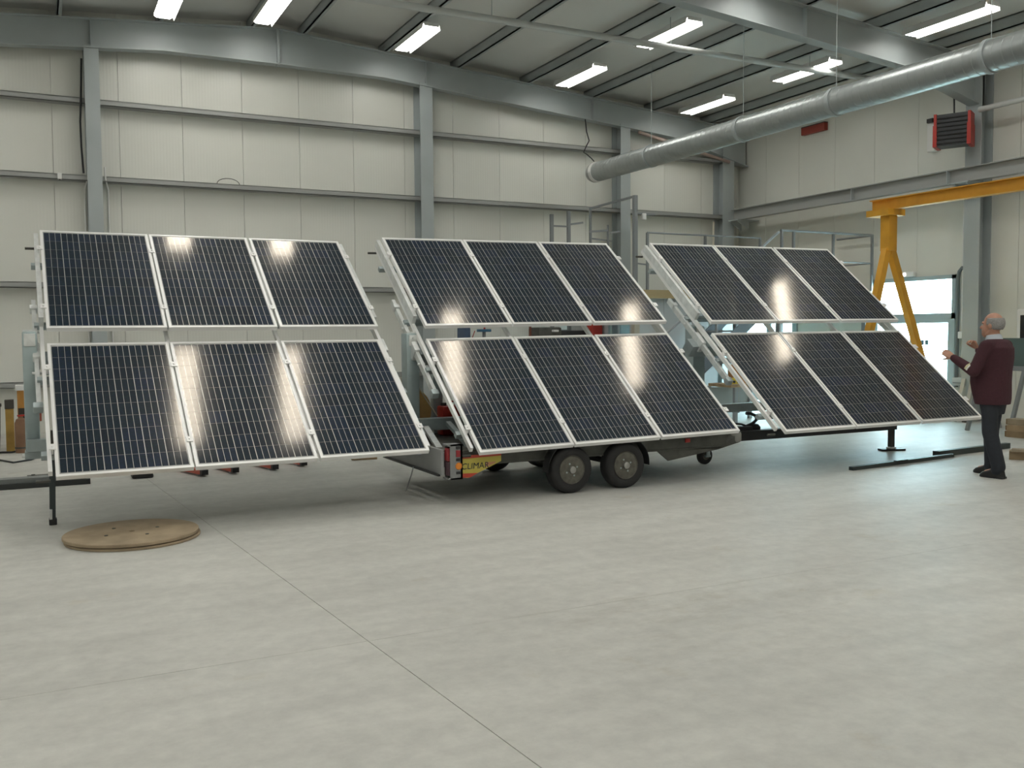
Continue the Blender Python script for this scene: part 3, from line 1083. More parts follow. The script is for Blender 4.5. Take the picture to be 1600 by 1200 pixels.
# things riding on the trailer deck
t = thing('fuel_can', (3.9, 9.24, .4765), 'red fuel can on the trailer deck behind the rack post', 'can')
MB().bevbox((3.79, 9.15, .4765), (4.01, 9.32, .79), .03).build('body', M_RED, t)
MB().cyl((3.84, 9.235, .78), (3.84, 9.235, .82), .03, 12).build('cap', M_BLACK, t)
MB().path([(3.90, 9.235, .78), (3.91, 9.235, .83), (3.97, 9.235, .83), (3.98, 9.235, .78)], .012, 8).build('handle', M_RED, t)
t = thing('cable_drum', (3.52, 9.5, .4765), 'tan wooden cable drum standing on the trailer deck', 'drum')
for y in (9.36, 9.50):
    MB().lathe([(.03, -.012), (.255, -.012), (.255, .012), (.03, .012), (.03, -.012)], (3.49, y, .735), (0, 1, 0), 32).build('flange', mat('drum_tan', (.66, .43, .16), .6, noise=.1), t)
MB().lathe([(.12, -.06), (.12, .06)], (3.49, 9.43, .735), (0, 1, 0), 20).build('core', M_WOOD, t)
t = thing('rope_line', (3.7, 9.2, .66), 'thin pale rope hanging down beside the cable drum', 'rope')
MB().path([(3.53, 9.33, 1.18), (3.58, 9.32, 1.02), (3.64, 9.30, .90), (3.70, 9.24, .78), (3.74, 9.17, .69)], .006, 6).build('strand', mat('rope_pale', (.6, .55, .42), .8), t)
t = thing('deck_post', (3.83, 9.41, .4765), 'slim grey post standing on the trailer deck behind the fuel can', 'post')
MB().bevbox((3.775, 9.36, .4765), (3.885, 9.46, 1.25), .01).build('tube', M_GALV_D, t)
MB().box((3.77, 9.345, .4765), (3.91, 9.47, .49)).build('base_plate', M_GALV_D, t)

# ------------------------------------------------------------------ glazed doors in the side wall
def door(name, y0, y1, h, ym, zt, label, n_leaf=2):
    D = thing(name, (XR, (y0 + y1) / 2, 0), label, 'door', kind='structure')
    x0, x1 = XR - .04, XR + .08
    fw = .07
    m = MB()
    m.box((x0, y0, 0), (x1, y0 + fw, h))
    m.box((x0, y1 - fw, 0), (x1, y1, h))
    m.box((x0, y0, h - fw), (x1, y1, h))
    if zt:
        m.box((x0, y0, zt - .05), (x1, y1, zt + .05))
    m.build('door_frame', M_FRAME, D)
    if zt:
        MB().box((XR + .015, y0 + fw, zt + .05), (XR + .025, y1 - fw, h - fw)).build('transom_pane', M_GLASS, D)
    top = (zt - .05) if zt else h - fw
    for a, b in ((y0 + fw, ym), (ym, y1 - fw)):
        lf = MB()
        w = .075
        lf.box((x0 + .01, a, .02), (x1 - .02, a + w, top))
        lf.box((x0 + .01, b - w, .02), (x1 - .02, b, top))
        lf.box((x0 + .01, a + w, .02), (x1 - .02, b - w, .22))
        lf.box((x0 + .01, a + w, top - .07), (x1 - .02, b - w, top))
        leaf = lf.build('door_leaf', M_FRAME, D)
        MB().box((XR + .015, a + w, .22), (XR + .025, b - w, top - .07)).build('pane', M_GLASS, leaf)
        MB().path([(x0 - .0, b - w / 2, .95), (x0 - .05, b - w / 2, .95), (x0 - .05, b - w / 2, 1.15), (x0, b - w / 2, 1.15)], .012, 8).build('handle', M_GALV, leaf)
    return D


dA = door('door_1', DOOR_A[0], DOOR_A[1], DOOR_A[2], 12.13, 1.80, 'glazed double door with a transom light beside the steel column')
dB = door('door_2', DOOR_B[0], DOOR_B[1], DOOR_B[2], 15.95, 0, 'glazed double door in the corner below the landing')
# notice stuck on the glass
t = thing('door_notice', (XR, 11.9, 1.36), 'small blue-grey notice on the door glass', 'notice')
for a, b in ((11.83, 11.90), (11.93, 12.00)):
    MB().box((XR + .008, a, 1.28), (XR + .014, b, 1.37)).build('sheet', mat('notice_blue', (.13, .24, .30), .5), t)
# emergency light above the door
t = thing('emergency_light', (XR - .05, 12.35, 2.57), 'twin-spot emergency light above the glazed door', 'light')
MB().bevbox((XR - .09, 12.10, 2.53), (XR, 12.46, 2.62), .012).build('case', M_WHITE, t)
for y in (12.29, 12.41):
    MB().lathe([(0, .03), (.03, .02), (.035, 0)], (XR - .09, y, 2.575), (-1, 0, 0), 14).build('spot', mat('spot_glow', (1, 1, 1), .3, emit=(1, .97, .92), estr=3), t)
# conduits by the column
t = thing('cable_conduit', (14.3, 11.1, 0), 'grey conduit with a looped flexible hose beside the glazed door', 'conduit')
MB().path([(14.34, 11.18, .55), (14.34, 11.18, 2.45), (14.33, 11.15, 2.56), (14.31, 11.08, 2.62), (14.30, 11.0, 2.58)], .032, 10).build('hose', mat('hose_grey', (.16, .18, .19), .5), t)
MB().cyl((14.34, 11.08, 1.52), (14.34, 11.08, 3.9), .020, 10).build('pipe', M_WHITE, t)
MB().cyl((14.36, 11.0, 1.45), (14.36, 11.0, 4.0), .012, 8).build('thin_pipe', M_BLACK, t)
MB().bevbox((14.30, 11.02, 1.40), (14.40, 11.14, 1.52), .01).build('switch_box', M_WHITE, t)

# ------------------------------------------------------------------ yellow gantry crane
G = thing('gantry_crane', (12.52, 8.4, 0), 'yellow steel gantry crane with A-shaped legs', 'crane')
MB().ibeam((12.52, 11.42, 3.61), (12.52, 4.6, 3.61), .15, .19, .016, .014).build('top_beam', M_YELLOW, G)
for y in (11.08, 5.1):
    leg = MB().box((12.43, y - .09, 2.85), (12.61, y + .09, 3.42)).build('leg_head', M_YELLOW, G)
    MB().box((12.33, y - .16, 3.42), (12.71, y + .30, 3.52)).build('head_plate', M_YELLOW, leg)
    MB().prism([(12.46, y - .02, 3.42), (12.46, y + .02, 3.42), (12.46, y + .02, 3.2), (12.46, y - .02, 3.2)], (.12, 0, 0)).build('gusset', M_YELLOW, leg)
    MB().bar((12.47, y, 2.88), (11.75, y, .20), .11, .11, (0, 1, 0)).build('leg', M_YELLOW, G)
    MB().bar((12.57, y, 2.88), (13.68, y, .20), .11, .11, (0, 1, 0)).build('leg', M_YELLOW, G)
    MB().box((11.6, y - .06, .14), (13.8, y + .06, .26)).build('foot_beam', M_YELLOW, G)
    MB().box((12.13, y - .04, 1.60), (13.10, y + .04, 1.68)).build('cross_tie', M_YELLOW, G) if y < 6 else None
    for x in (11.68, 13.74):
        MB().lathe([(0, -.03), (.075, -.03), (.075, .03), (0, .03)], (x, y, .075), (0, 1, 0), 18).build('castor', M_BLACK, G)
        MB().box((x - .05, y - .05, .07), (x + .05, y - .035, .16)).build('castor_fork', M_STEEL, G)

# ------------------------------------------------------------------ landing, stair, platform and rails in the corner
M_RAIL = mat('rail_grey', (.27, .29, .30), .45, metal=.3)
M_DECK = mat('landing_plate', (.33, .30, .22), .6)
P = thing('mezzanine_platform', (12.0, 15.0, 0), 'raised grey platform with pipe railings in the hall corner', 'platform')
MB().box((9.62, 14.0, 2.20), (14.38, 16.6, 2.30)).build('deck', M_DECK, P)
MB().box((11.95, 12.98, 2.20), (14.38, 14.0, 2.30)).build('landing', M_DECK, P)
MB().box((9.60, 13.98, 2.16), (11.95, 14.0, 2.31)).build('edge_board', mat('edge_ochre', (.42, .33, .17), .6), P)
for x, y in ((9.82, 14.30), (9.82, 16.4), (14.2, 13.1), (12.05, 13.1), (11.9, 14.1), (11.9, 16.4)):
    MB().bevbox((x - .05, y - .05, 0), (x + .05, y + .05, 2.2), .008).build('leg', M_RAIL, P)


def rail(name, pts, posts, z0, zt, r=.022, mid=True):
    m = MB()
    for a, b in zip(pts[:-1], pts[1:]):
        m.cyl((a[0], a[1], zt), (b[0], b[1], zt), r, 8)
    o = m.build(name, M_RAIL, P)
    if mid:
        m = MB()
        for a, b in zip(pts[:-1], pts[1:]):
            m.cyl((a[0], a[1], (z0 + zt) / 2), (b[0], b[1], (z0 + zt) / 2), r * .6, 8)
        m.build('mid_rail', M_RAIL, o)
    for x, y in posts:
        MB().box((x - .02, y - .02, z0), (x + .02, y + .02, zt)).build('rail_post', M_RAIL, o)


rail('railing', [(9.8, 14.02), (12.42, 14.02)], [(9.8, 14.02), (11.09, 14.02), (12.40, 14.02)], 2.3, 3.33, .016)
rail('railing', [(11.98, 13.0), (14.27, 13.0), (14.27, 13.9)], [(12.0, 13.0), (12.28, 13.0), (13.25, 13.0), (14.25, 13.0)], 2.3, 3.36)
# stair down from the landing
S = thing('steel_stair', (10.4, 13.3, 0), 'grey steel stair rising to the landing', 'stair')
sx0, sx1 = 8.9, 11.945
for y in (13.02, 13.80):
    MB().prism([(sx0, y, 0), (sx0 + .30, y, 0), (sx1, y, 2.08), (sx1, y, 2.28), (sx1 - .1, y, 2.28)], (0, .03, 0)).build('stringer', mat('stringer_slate', (.13, .16, .19), .5), S)
n = 11
for i in range(n):
    f = (i + .8) / n
    x, z = sx0 + .15 + f * (sx1 - sx0 - .15), f * 2.2
    MB().box((x - .14, 13.05, z - .015), (min(x + .12, 11.94), 13.80, z + .015)).build('tread', M_RAIL, S)
hr = MB().cyl((9.1, 13.0, 1.25), (11.93, 13.0, 3.33), .022, 8).build('handrail', M_RAIL, S)
for f in (.1, .5, .85):
    x = 9.1 + f * 2.88
    MB().box((x - .018, 12.985, f * 2.11 + .18), (x + .018, 13.02, f * 2.11 + 1.25)).build('baluster', M_RAIL, hr)
# tall guard frame beside the platform
t = thing('guard_frame', (9.53, 14.8, 2.3), 'tall grey guard frame at the end of the platform', 'frame')
MB().box((9.49, 13.97, 2.3), (9.56, 14.04, 3.97)).build('post', M_RAIL, t)
MB().box((9.50, 15.48, 2.3), (9.54, 15.52, 3.93)).build('post', M_RAIL, t)
MB().bar((9.525, 14.0, 3.955), (9.52, 15.52, 3.92), .035, .035).build('top_bar', M_RAIL, t)
MB().bar((9.53, 14.02, 2.78), (9.775, 14.02, 2.76), .025, .025).build('side_bar', M_RAIL, t)
MB().bar((9.53, 14.0, 3.66), (9.95, 14.0, 3.65), .025, .03).build('side_bar', M_RAIL, t)
MB().bar((9.2, 14.0, 3.32), (9.05, 14.1, 3.30), .03, .03).build('stub_bar', M_RAIL, t)
MB().bar((9.52, 15.5, 3.35), (10.0, 15.5, 3.32), .03, .03).build('side_bar', M_RAIL, t)
MB().box((9.30, 14.55, 2.3), (9.325, 14.575, 3.5)).build('post', M_RAIL, t)
MB().bar((9.31, 14.56, 3.40), (9.0, 14.7, 3.38), .03, .035).build('stub_bar', M_RAIL, t)
MB().bar((9.31, 14.56, 2.90), (9.1, 14.6, 2.88), .03, .035).build('stub_bar', M_RAIL, t)
MB().box((9.20, 13.97, 2.2), (9.597, 15.55, 2.3)).build('step_plate', M_DECK, t)
t = thing('ladder_frame', (9.15, 16.0, 2.2), 'short grey ladder frame against the gable wall', 'ladder')
for x, zt in ((8.95, 3.84), (9.33, 3.92)):
    MB().box((x - .03, 15.97, 0), (x + .03, 16.03, zt)).build('rail', M_RAIL, t)
MB().bar((8.95, 16.0, 3.62), (9.35, 16.0, 3.62), .03, .03).build('rung', M_RAIL, t)
MB().bar((9.33, 16.0, 3.66), (9.60, 15.9, 3.70), .03, .035).build('rung', M_RAIL, t)
for z in (.4, .8, 1.2, 1.6, 2.0, 2.4, 2.8, 3.2):
    MB().bar((8.95, 16.0, z), (9.33, 16.0, z), .03, .03).build('rung', M_RAIL, t)
t = thing('wall_lamp', (9.67, 14.0, 3.62), 'tiny white lamp on the tall guard frame', 'lamp')
MB().bevbox((9.66, 13.96, 3.55), (9.74, 14.02, 3.66), .01).build('case', M_WHITE, t)

# site office under the platform
O = thing('site_office', (10.3, 15.0, 0), 'pale grey office cabin under the platform with a window strip', 'cabin')
M_OFF = mat('office_panel', (.50, .53, .54), .45)
for x0, x1, z0, z1 in ((9.62, 10.25, 0, 2.16), (10.256, 10.90, 0, 2.16), (10.906, 11.28, 0, 2.16), (11.28, 11.5, 0, 1.25), (11.28, 11.5, 1.9, 2.16)):
    MB().box((x0, 14.15, z0), (x1, 14.20, z1)).build('wall_panel', M_OFF, O)
for y0, y1, z0, z1 in ((14.20, 14.32, 0, 2.16), (14.32, 15.05, 0, 1.1), (14.32, 15.05, 1.9, 2.16), (15.05, 15.35, 0, 2.16), (15.356, 16.5, 0, 2.16)):
    MB().box((9.62, y0, z0), (9.67, y1, z1)).build('wall_panel', M_OFF, O)
MB().box((9.55, 14.06, 0), (9.66, 14.16, 2.16)).build('corner_post', mat('post_beige', (.46, .42, .33), .6), O)
MB().box((9.625, 14.66, 1.1), (9.665, 14.70, 1.9)).build('mullion', M_FRAME, O)
for y0, y1 in ((14.32, 14.66), (14.70, 15.05)):
    MB().box((9.64, y0, 1.1), (9.648, y1, 1.9)).build('window_pane', M_GLASS, O)
MB().box((11.28, 14.17, 1.25), (11.5, 14.178, 1.9)).build('window_pane', M_GLASS, O)

# ------------------------------------------------------------------ workbenches and machines along the gable wall
def bench(name, x0, x1, y0, y1, z, label):
    B = thing(name, ((x0 + x1) / 2, (y0 + y1) / 2, 0), label, 'workbench')
    MB().box((x0, y0, z - .05), (x1, y1, z)).build('worktop', M_WOOD, B)
    for x in (x0 + .05, x1 - .05):
        for y in (y0 + .05, y1 - .05):
            MB().box((x - .03, y - .03, 0), (x + .03, y + .03, z - .05)).build('leg', M_RAIL, B)
    MB().box((x0 + .05, y0 + .04, .15), (x1 - .05, y0 + .06, z - .08)).build('front_panel', mat('bench_grey', (.28, .28, .26), .6), B)
    return B


bench('workbench', 10.40, 11.42, 13.05, 13.0 + .0 - .55, .66, 'low wooden workbench with a grey front below the stair')
t = thing('cardboard_box', (10.95, 12.75, .66), 'brown cardboard box on the low workbench', 'box')
MB().box((10.72, 12.62, .66), (11.08, 12.92, .98)).build('carton', mat('cardboard', (.42, .22, .09), .8), t)
MB().box((10.72, 12.62, .98), (11.08, 12.66, .99)).build('flap', mat('cardboard', (.42, .22, .09)), t)
t = thing('power_tool_case', (10.62, 12.70, .66), 'small yellow and black tool on the low workbench', 'tool')
MB().bevbox((10.50, 12.55, .66), (10.68, 12.70, .76), .012).build('body', mat('tool_yellow', (.70, .55, .06), .5), t)
for x in (10.55, 10.63):
    MB().cyl((x, 12.535, .70), (x, 12.555, .70), .022, 10).build('dial', M_BLACK, t)
t = thing('dark_crate', (11.25, 12.75, .66), 'dark brown crate beside the cardboard box', 'crate')
MB().bevbox((11.10, 12.58, .66), (11.38, 12.90, .88), .01).build('body', mat('crate_brown', (.16, .09, .06), .7), t)
MB().box((11.10, 12.575, .78), (11.38, 12.585, .80)).build('batten', M_WOOD, t)


def machine(name, x, y, label, col, h=1.62):
    t = thing(name, (x, y, 0), label, 'machine')
    m = mat(name + '_paint', col, .5, noise=.1)
    MB().bevbox((x - .30, y - .22, 0), (x + .30, y + .22, .12), .02).build('base', m, t)
    MB().cyl((x, y + .08, .12), (x, y + .08, h - .05), .05, 16).build('column', M_GALV_D, t)
    MB().bevbox((x - .17, y - .24, .85), (x + .17, y + .12, .89), .01).build('table', M_GALV_D, t)
    hd = MB().bevbox((x - .05, y - .20, h - .30), (x + .05, y + .18, h), .025).build('head', m, t)
    MB().lathe([(0, -.04), (.06, -.04), (.068, 0), (.06, .04), (0, .04)], (x, y + .02, h + .04), (0, 0, 1), 20).build('belt_cover', M_BLACK, hd)
    MB().cyl((x, y - .14, h - .34), (x, y - .14, h - .55), .025, 10).build('spindle', M_GALV, hd)
    for k in range(3):
        a = k * 2.094
        MB().cyl((x + .14, y - .05, h - .2), (x + .14 + .02, y - .05 + .16 * math.cos(a), h - .2 + .16 * math.sin(a)), .008, 6).build('feed_handle', M_RED, hd)
    return t


machine('pillar_drill', 6.76, 15.3, 'blue pillar drill against the gable wall', (.05, .09, .16), 1.66)
t = thing('bench_vice', (7.15, 15.1, 0), 'blue stand with a red-knobbed handle near the pillar drill', 'stand')
MB().cyl((7.16, 15.3, 0), (7.16, 15.3, 1.58), .03, 10).build('column', M_RAIL, t)
MB().bevbox((7.05, 15.22, 1.58), (7.27, 15.38, 1.63), .01).build('jaw', mat('vice_blue', (.04, .13, .22), .4), t)
MB().cyl((7.17, 15.3, 1.62), (7.17, 15.3, 1.72), .018, 10).build('knob', M_RED, t)
MB().bevbox((7.06, 15.2, 0), (7.32, 15.4, .05), .01).build('foot', M_RAIL, t)
t = thing('marking_pole', (8.07, 15.25, 0), 'thin rusty pole standing near the lathe', 'pole')
MB().cyl((8.07, 15.25, 0), (8.07, 15.25, 1.85), .025, 8).build('shaft', mat('rusty', (.16, .06, .04), .8), t)
MB().box((7.97, 15.15, 0), (8.17, 15.35, .02)).build('foot', mat('rusty', (.16, .06, .04)), t)
L = thing('metal_lathe', (8.9, 15.4, 0), 'long dark metal lathe against the gable wall', 'machine')
MB().bevbox((8.25, 15.15, 0), (8.65, 15.65, .75), .02).build('pedestal', M_CHASSIS, L)
MB().bevbox((9.15, 15.15, 0), (9.45, 15.65, .75), .02).build('pedestal', M_CHASSIS, L)
MB().box((8.2, 15.2, .75), (9.5, 15.6, .95)).build('bed', M_CHASSIS, L)
MB().bevbox((8.22, 15.18, .95), (8.70, 15.62, 1.66), .04).build('headstock', M_CHASSIS, L)
MB().bevbox((8.70, 15.25, .95), (9.32, 15.62, 1.60), .05).build('splash_guard', M_BLACK, L)
MB().bevbox((9.33, 15.15, .95), (9.57, 15.45, 1.72), .03).build('control_box', M_RED, L)
MB().bevbox((8.46, 15.05, 1.57), (8.56, 15.15, 1.61), .01).build('lamp_head', M_WHITE, L)

# clutter beside the outermost array
t = thing('gas_cylinder', (-.22, 14.22, 0), 'short brown gas cylinder standing on the floor', 'cylinder')
MB().lathe([(0, 0), (.075, 0), (.08, .02), (.08, .40), (.06, .45), (.025, .47), (.025, .50), (0, .50)], (-.22, 14.22, 0), (0, 0, 1), 20).build('body', mat('cylinder_brown', (.25, .14, .08), .55, noise=.15), t)
MB().lathe([(.081, .06), (.084, .06), (.084, .08), (.081, .08)], (-.22, 14.22, 0), (0, 0, 1), 20).build('band', M_CHASSIS, t)
t = thing('dark_bin', (-.60, 14.7, 0), 'dark waste bin beside the gas cylinder', 'bin')
MB().lathe([(0, 0), (.11, 0), (.13, .60), (.135, .62), (.12, .62), (.10, .03), (0, .03)], (-.60, 14.7, 0), (0, 0, 1), 20).build('body', mat('bin_dark', (.055, .055, .05), .6), t)
MB().lathe([(.125, .60), (.142, .60), (.142, .64), (.125, .64), (.125, .60)], (-.60, 14.7, 0), (0, 0, 1), 20).build('rim', M_BLACK, t)
t = thing('yellow_carton', (-.36, 14.5, 0), 'tall yellow carton with a dark lid beside the gas cylinder', 'box')
MB().box((-.41, 14.45, 0), (-.31, 14.6, .58)).build('carton', mat('carton_yellow', (.40, .25, .06), .7, noise=.2), t)
MB().box((-.415, 14.44, .58), (-.305, 14.61, .70)).build('lid', mat('carton_dark', (.06, .055, .045), .7), t)
t = thing('drill_cabinet', (-.2, 15.1, 0), 'narrow orange cabinet with a white top beside the wall', 'cabinet')
MB().box((-.27, 14.95, 0), (-.13, 15.2, .80)).build('body', mat('cabinet_orange', (.50, .24, .05), .6, noise=.15), t)
MB().box((-.29, 14.93, .80), (-.10, 15.22, .87)).build('top', M_WHITE, t)
MB().box((-.26, 14.94, .35), (-.14, 14.952, .55)).build('drawer_front', mat('carton_dark', (.06, .055, .045)), t)
t = thing('red_clamp', (-.1, 13.7, .45), 'red bar clamp lying across the gas cylinder top', 'clamp')
MB().bar((-.26, 14.10, .508), (.02, 14.16, .512), .03, .02).build('bar', M_RED, t)
MB().bevbox((-.02, 14.12, .42), (.03, 14.19, .53), .008).build('jaw', mat('clamp_rust', (.3, .08, .05), .6), t)
t = thing('floor_cable', (-.3, 13.5, 0), 'black cable trailing over the floor near the gas cylinder', 'cable')
MB().path([(-.9, 13.9, .012), (-.6, 13.75, .012), (-.46, 13.4, .012), (-.30, 13.05, .012), (-.10, 13.25, .012), (.01, 13.75, .012), (.2, 14.1, .012)], .012, 6).build('strand', M_BLACK, t)
t = thing('floor_cable', (-.5, 14.3, 0), 'dark looped cable end beside the waste bin', 'cable')
MB().path([(-.9, 14.32, .012), (-.6, 14.25, .012), (-.45, 14.28, .012), (-.34, 14.22, .012), (-.30, 14.3, .012)], .014, 6).build('strand', M_BLACK, t)
t = thing('welding_helmet', (-.48, 14.2, 0), 'pale round pot beside the waste bin', 'pot')
MB().lathe([(0, 0), (.07, 0), (.085, .05), (.085, .24), (.05, .30), (0, .31)], (-.56, 14.2, 0), (0, 0, 1), 18).build('body', mat('pot_pale', (.5, .48, .42), .5), t)
MB().lathe([(.05, .30), (.055, .33), (.02, .35), (0, .35)], (-.56, 14.2, 0), (0, 0, 1), 18).build('lid', M_RAIL, t)
t = thing('steel_beam', (-.6, 10.9, 0), 'grey steel box beam lying on the floor near the gas cylinder', 'beam')
MB().box((-3.2, 10.84, 0.0), (.42, 11.0, .10)).build('tube', mat('beam_grey', (.25, .27, .27), .5, metal=.3), t)
MB().box((-3.2, 10.80, 0.0), (.46, 10.845, .055)).build('angle', mat('beam_dark', (.045, .05, .05), .6), t)
t = thing('flat_bar', (-.2, 11.4, 0), 'short dark flat bar on the floor behind the box beam', 'bar')
MB().bar((-.14, 11.62, .012), (.22, 11.62, .012), .10, .024).build('plate', M_CHASSIS, t)
MB().cyl((-.08, 11.62, .02), (-.08, 11.62, .035), .02, 8).build('stud', M_CHASSIS, t)
t = thing('rubber_block', (.98, 10.98, 0), 'flat black rubber block on the floor under the array', 'block')
MB().bevbox((.88, 10.92, 0), (1.10, 11.12, .05), .02).build('pad', M_BLACK, t)
MB().lathe([(.0, .05), (.06, .05), (.06, .062), (0, .062)], (.99, 11.02, 0), (0, 0, 1), 14).build('boss', M_BLACK, t)
for i, (p, q) in enumerate((((1.40, 11.40, .045), (1.60, 10.76, .045)), ((1.82, 11.38, .045), (1.94, 10.79, .045)), ((2.26, 11.42, .045), (2.39, 10.82, .045)), ((2.65, 11.52, .045), (2.76, 10.97, .045)))):
    t = thing('red_fork_tube', (q[0], q[1], 0), 'red tube with black end cap on the floor, %s from the rubber block' % ('first', 'second', 'third', 'fourth')[i], 'tube', 'red tubes on the floor')
    MB().bar(p, q, .07, .05).build('tube', mat('tube_red', (.50, .10, .06), .5), t)
    d = (V3(q) - V3(p)).normalized()
    MB().bar(V3(q) - d * .01, V3(q) + d * .04, .076, .056).build('end_cap', M_BLACK, t)
    MB().box((p[0] - .06, p[1] - .03, 0), (p[0] + .06, p[1] + .03, .022)).build('skid', M_RAIL, t)
    MB().box((q[0] - .05, q[1] + .05, 0), (q[0] + .03, q[1] + .10, .022)).build('skid', M_RAIL, t)
t = thing('timber_offcut', (3.6, 11.2, 0), 'short brown timber offcut on the floor behind the trailer', 'timber')
MB().bar((3.45, 11.22, .025), (3.74, 11.19, .025), .08, .05).build('plank', M_WOOD, t)
MB().bar((3.43, 11.222, .025), (3.46, 11.219, .025), .075, .045).build('end_grain', mat('end_grain', (.25, .17, .09), .8), t)

# plywood drum disc lying on the floor
t = thing('plywood_disc', (.61, 7.74, 0), 'round plywood cable drum disc lying on the floor', 'disc')
cxy, rd = (.61, 7.74), .49
for i, (z0, z1, dx) in enumerate(((.0, .020, .012), (.026, .052, 0))):
    MB().lathe([(.022, z0), (rd - .004, z0), (rd, z0 + .004), (rd, z1 - .004), (rd - .004, z1), (.022, z1), (.022, z0)], (cxy[0] + dx, cxy[1], 0), (0, 0, 1), 64).build('ply_layer', M_DISC, t)
MB().lathe([(0, .018), (rd - .03, .018), (rd - .03, .028), (0, .028)], (cxy[0], cxy[1], 0), (0, 0, 1), 48).build('core_layer', M_DISC, t)
for a, r in ((.3, .2), (2.2, .2), (3.6, .21), (5.2, .2)):
    MB().cyl((cxy[0] + r * math.cos(a), cxy[1] + r * math.sin(a), .05), (cxy[0] + r * math.cos(a), cxy[1] + r * math.sin(a), .056), .014, 10).build('bolt', M_CHASSIS, t)

# ------------------------------------------------------------------ bars, trestle and timber beside the man
M_BAR = mat('bar_dark', (.05, .065, .062), .5, metal=.3)
t = thing('steel_bar', (8.9, 7.7, 0), 'long dark steel channel lying on the floor before the T-shaped stand', 'bar')
MB().bar((8.04, 7.59, .02), (9.95, 7.80, .02), .06, .04).build('channel', M_BAR, t)
MB().bar((8.80, 7.645, .045), (9.0, 7.665, .045), .05, .014).build('lug', M_BAR, t)
t = thing('steel_bar', (10.6, 7.9, 0), 'long dark steel bar lying on the floor behind the man', 'bar')
MB().bar((9.80, 7.90, .035), (11.30, 8.02, .035), .07, .07).build('channel', M_BAR, t)
MB().bar((9.79, 7.90, .035), (9.81, 7.902, .035), .09, .07).build('end_plate', M_BAR, t)
# trestle with planks
t = thing('steel_trestle', (12.9, 9.2, 0), 'dark steel trestle with splayed legs near the side wall', 'trestle')
for y in (9.05, 9.75):
    for s in (-1, 1):
        MB().bar((13.15 + s * .05, y, .95), (13.15 + s * .38, y, 0), .05, .05, (0, 1, 0)).build('leg', M_RAIL, t)
MB().box((13.07, 8.9, .93), (13.23, 9.9, 1.0)).build('top_beam', M_RAIL, t)
t = thing('green_board', (12.9, 9.4, 1.0), 'dark green board standing on the trestle', 'board')
MB().box((13.13, 8.6, 1.0), (13.18, 9.42, 1.40)).build('sheet', mat('board_green', (.10, .15, .14), .6), t)
MB().box((13.11, 8.6, 1.38), (13.20, 9.42, 1.42)).build('edge', mat('board_green', (.10, .15, .14)), t)
t = thing('wall_cabinet', (14.3, 9.9, 1.2), 'white electrical cabinet with a dark screen on the side wall', 'cabinet')
MB().bevbox((14.22, 9.25, 1.22), (14.40, 9.98, 1.88), .015).build('case', M_WHITE, t)
MB().box((14.205, 9.45, 1.36), (14.222, 9.91, 1.78)).build('screen', mat('dark_screen', (.02, .022, .025), .15), t)
MB().box((14.10, 9.20, 1.12), (14.40, 10.0, 1.20)).build('shelf', mat('shelf_green', (.10, .14, .13), .6), t)
for k, (x, y, z0, z1) in enumerate(((12.72, 8.35, 0, .09), (12.72, 8.35, .09, .17), (12.76, 8.38, .17, .26))):
    t = thing('timber_beam', (x, y, z0), ('lowest', 'middle', 'topmost')[k] + ' timber beam in the small stack behind the man', 'timber', 'stacked timber')
    MB().bar((x - .12, y + .55, (z0 + z1) / 2), (x + .05, y - .95, (z0 + z1) / 2), .26 - .03 * k, z1 - z0).build('beam', mat('timber_%d' % k, ((.30, .22, .13), (.38, .28, .17), (.33, .27, .19))[k], .75, noise=.2), t)
    MB().bar((x - .122, y + .57, (z0 + z1) / 2), (x - .12, y + .55, (z0 + z1) / 2), .25 - .03 * k, z1 - z0 - .01).build('end_grain', mat('end_grain', (.25, .17, .09)), t)
t = thing('timber_block', (10.42, 7.15, 0), 'thick brown timber block on the floor near the man', 'timber')
MB().bar((10.40, 7.36, .05), (10.95, 6.55, .05), .20, .10).build('block', mat('timber_0', (.30, .22, .13)), t)
MB().bar((10.36, 7.30, .115), (10.85, 6.5, .115), .14, .03).build('batten', mat('timber_2', (.33, .27, .19)), t)
# planks leaning on the column, dark box below
for k, (y0, dx) in enumerate(((10.50, 0), (10.62, .03), (10.80, .02))):
    t = thing('leaning_plank', (14.0, y0, 0), ('longest', 'mid-length', 'shortest')[k] + ' pale plank leaning on the side wall column', 'plank', 'planks leaning on the column')
    MB().bar((13.80 + dx, y0, 0), (14.07, y0 + .02, .92 - .1 * k), .07, .02, (1, 0, 0)).build('board', mat('plank_pale', (.48, .47, .42), .7), t)
    MB().bar((13.799 + dx, y0, 0), (13.81 + dx, y0, .03), .072, .022, (1, 0, 0)).build('dark_end', M_CHASSIS, t)
t = thing('floor_box', (14.1, 11.1, 0), 'dark green box on the floor between door and column', 'box')
MB().bevbox((14.0, 10.95, 0), (14.36, 11.20, .45), .02).build('body', mat('box_green', (.02, .045, .04), .5), t)
MB().box((13.99, 10.94, .45), (14.37, 11.21, .47)).build('lid', mat('box_lid', (.03, .06, .055), .5), t)
t = thing('wall_heater', (14.3, 11.1, .5), 'pale panel heater between the glazed door and the column', 'heater')
MB().bevbox((14.28, 10.95, .58), (14.39, 11.22, .72), .01).build('panel', M_OFF, t)
MB().box((14.27, 10.97, .62), (14.285, 11.20, .64)).build('vent', M_RAIL, t)

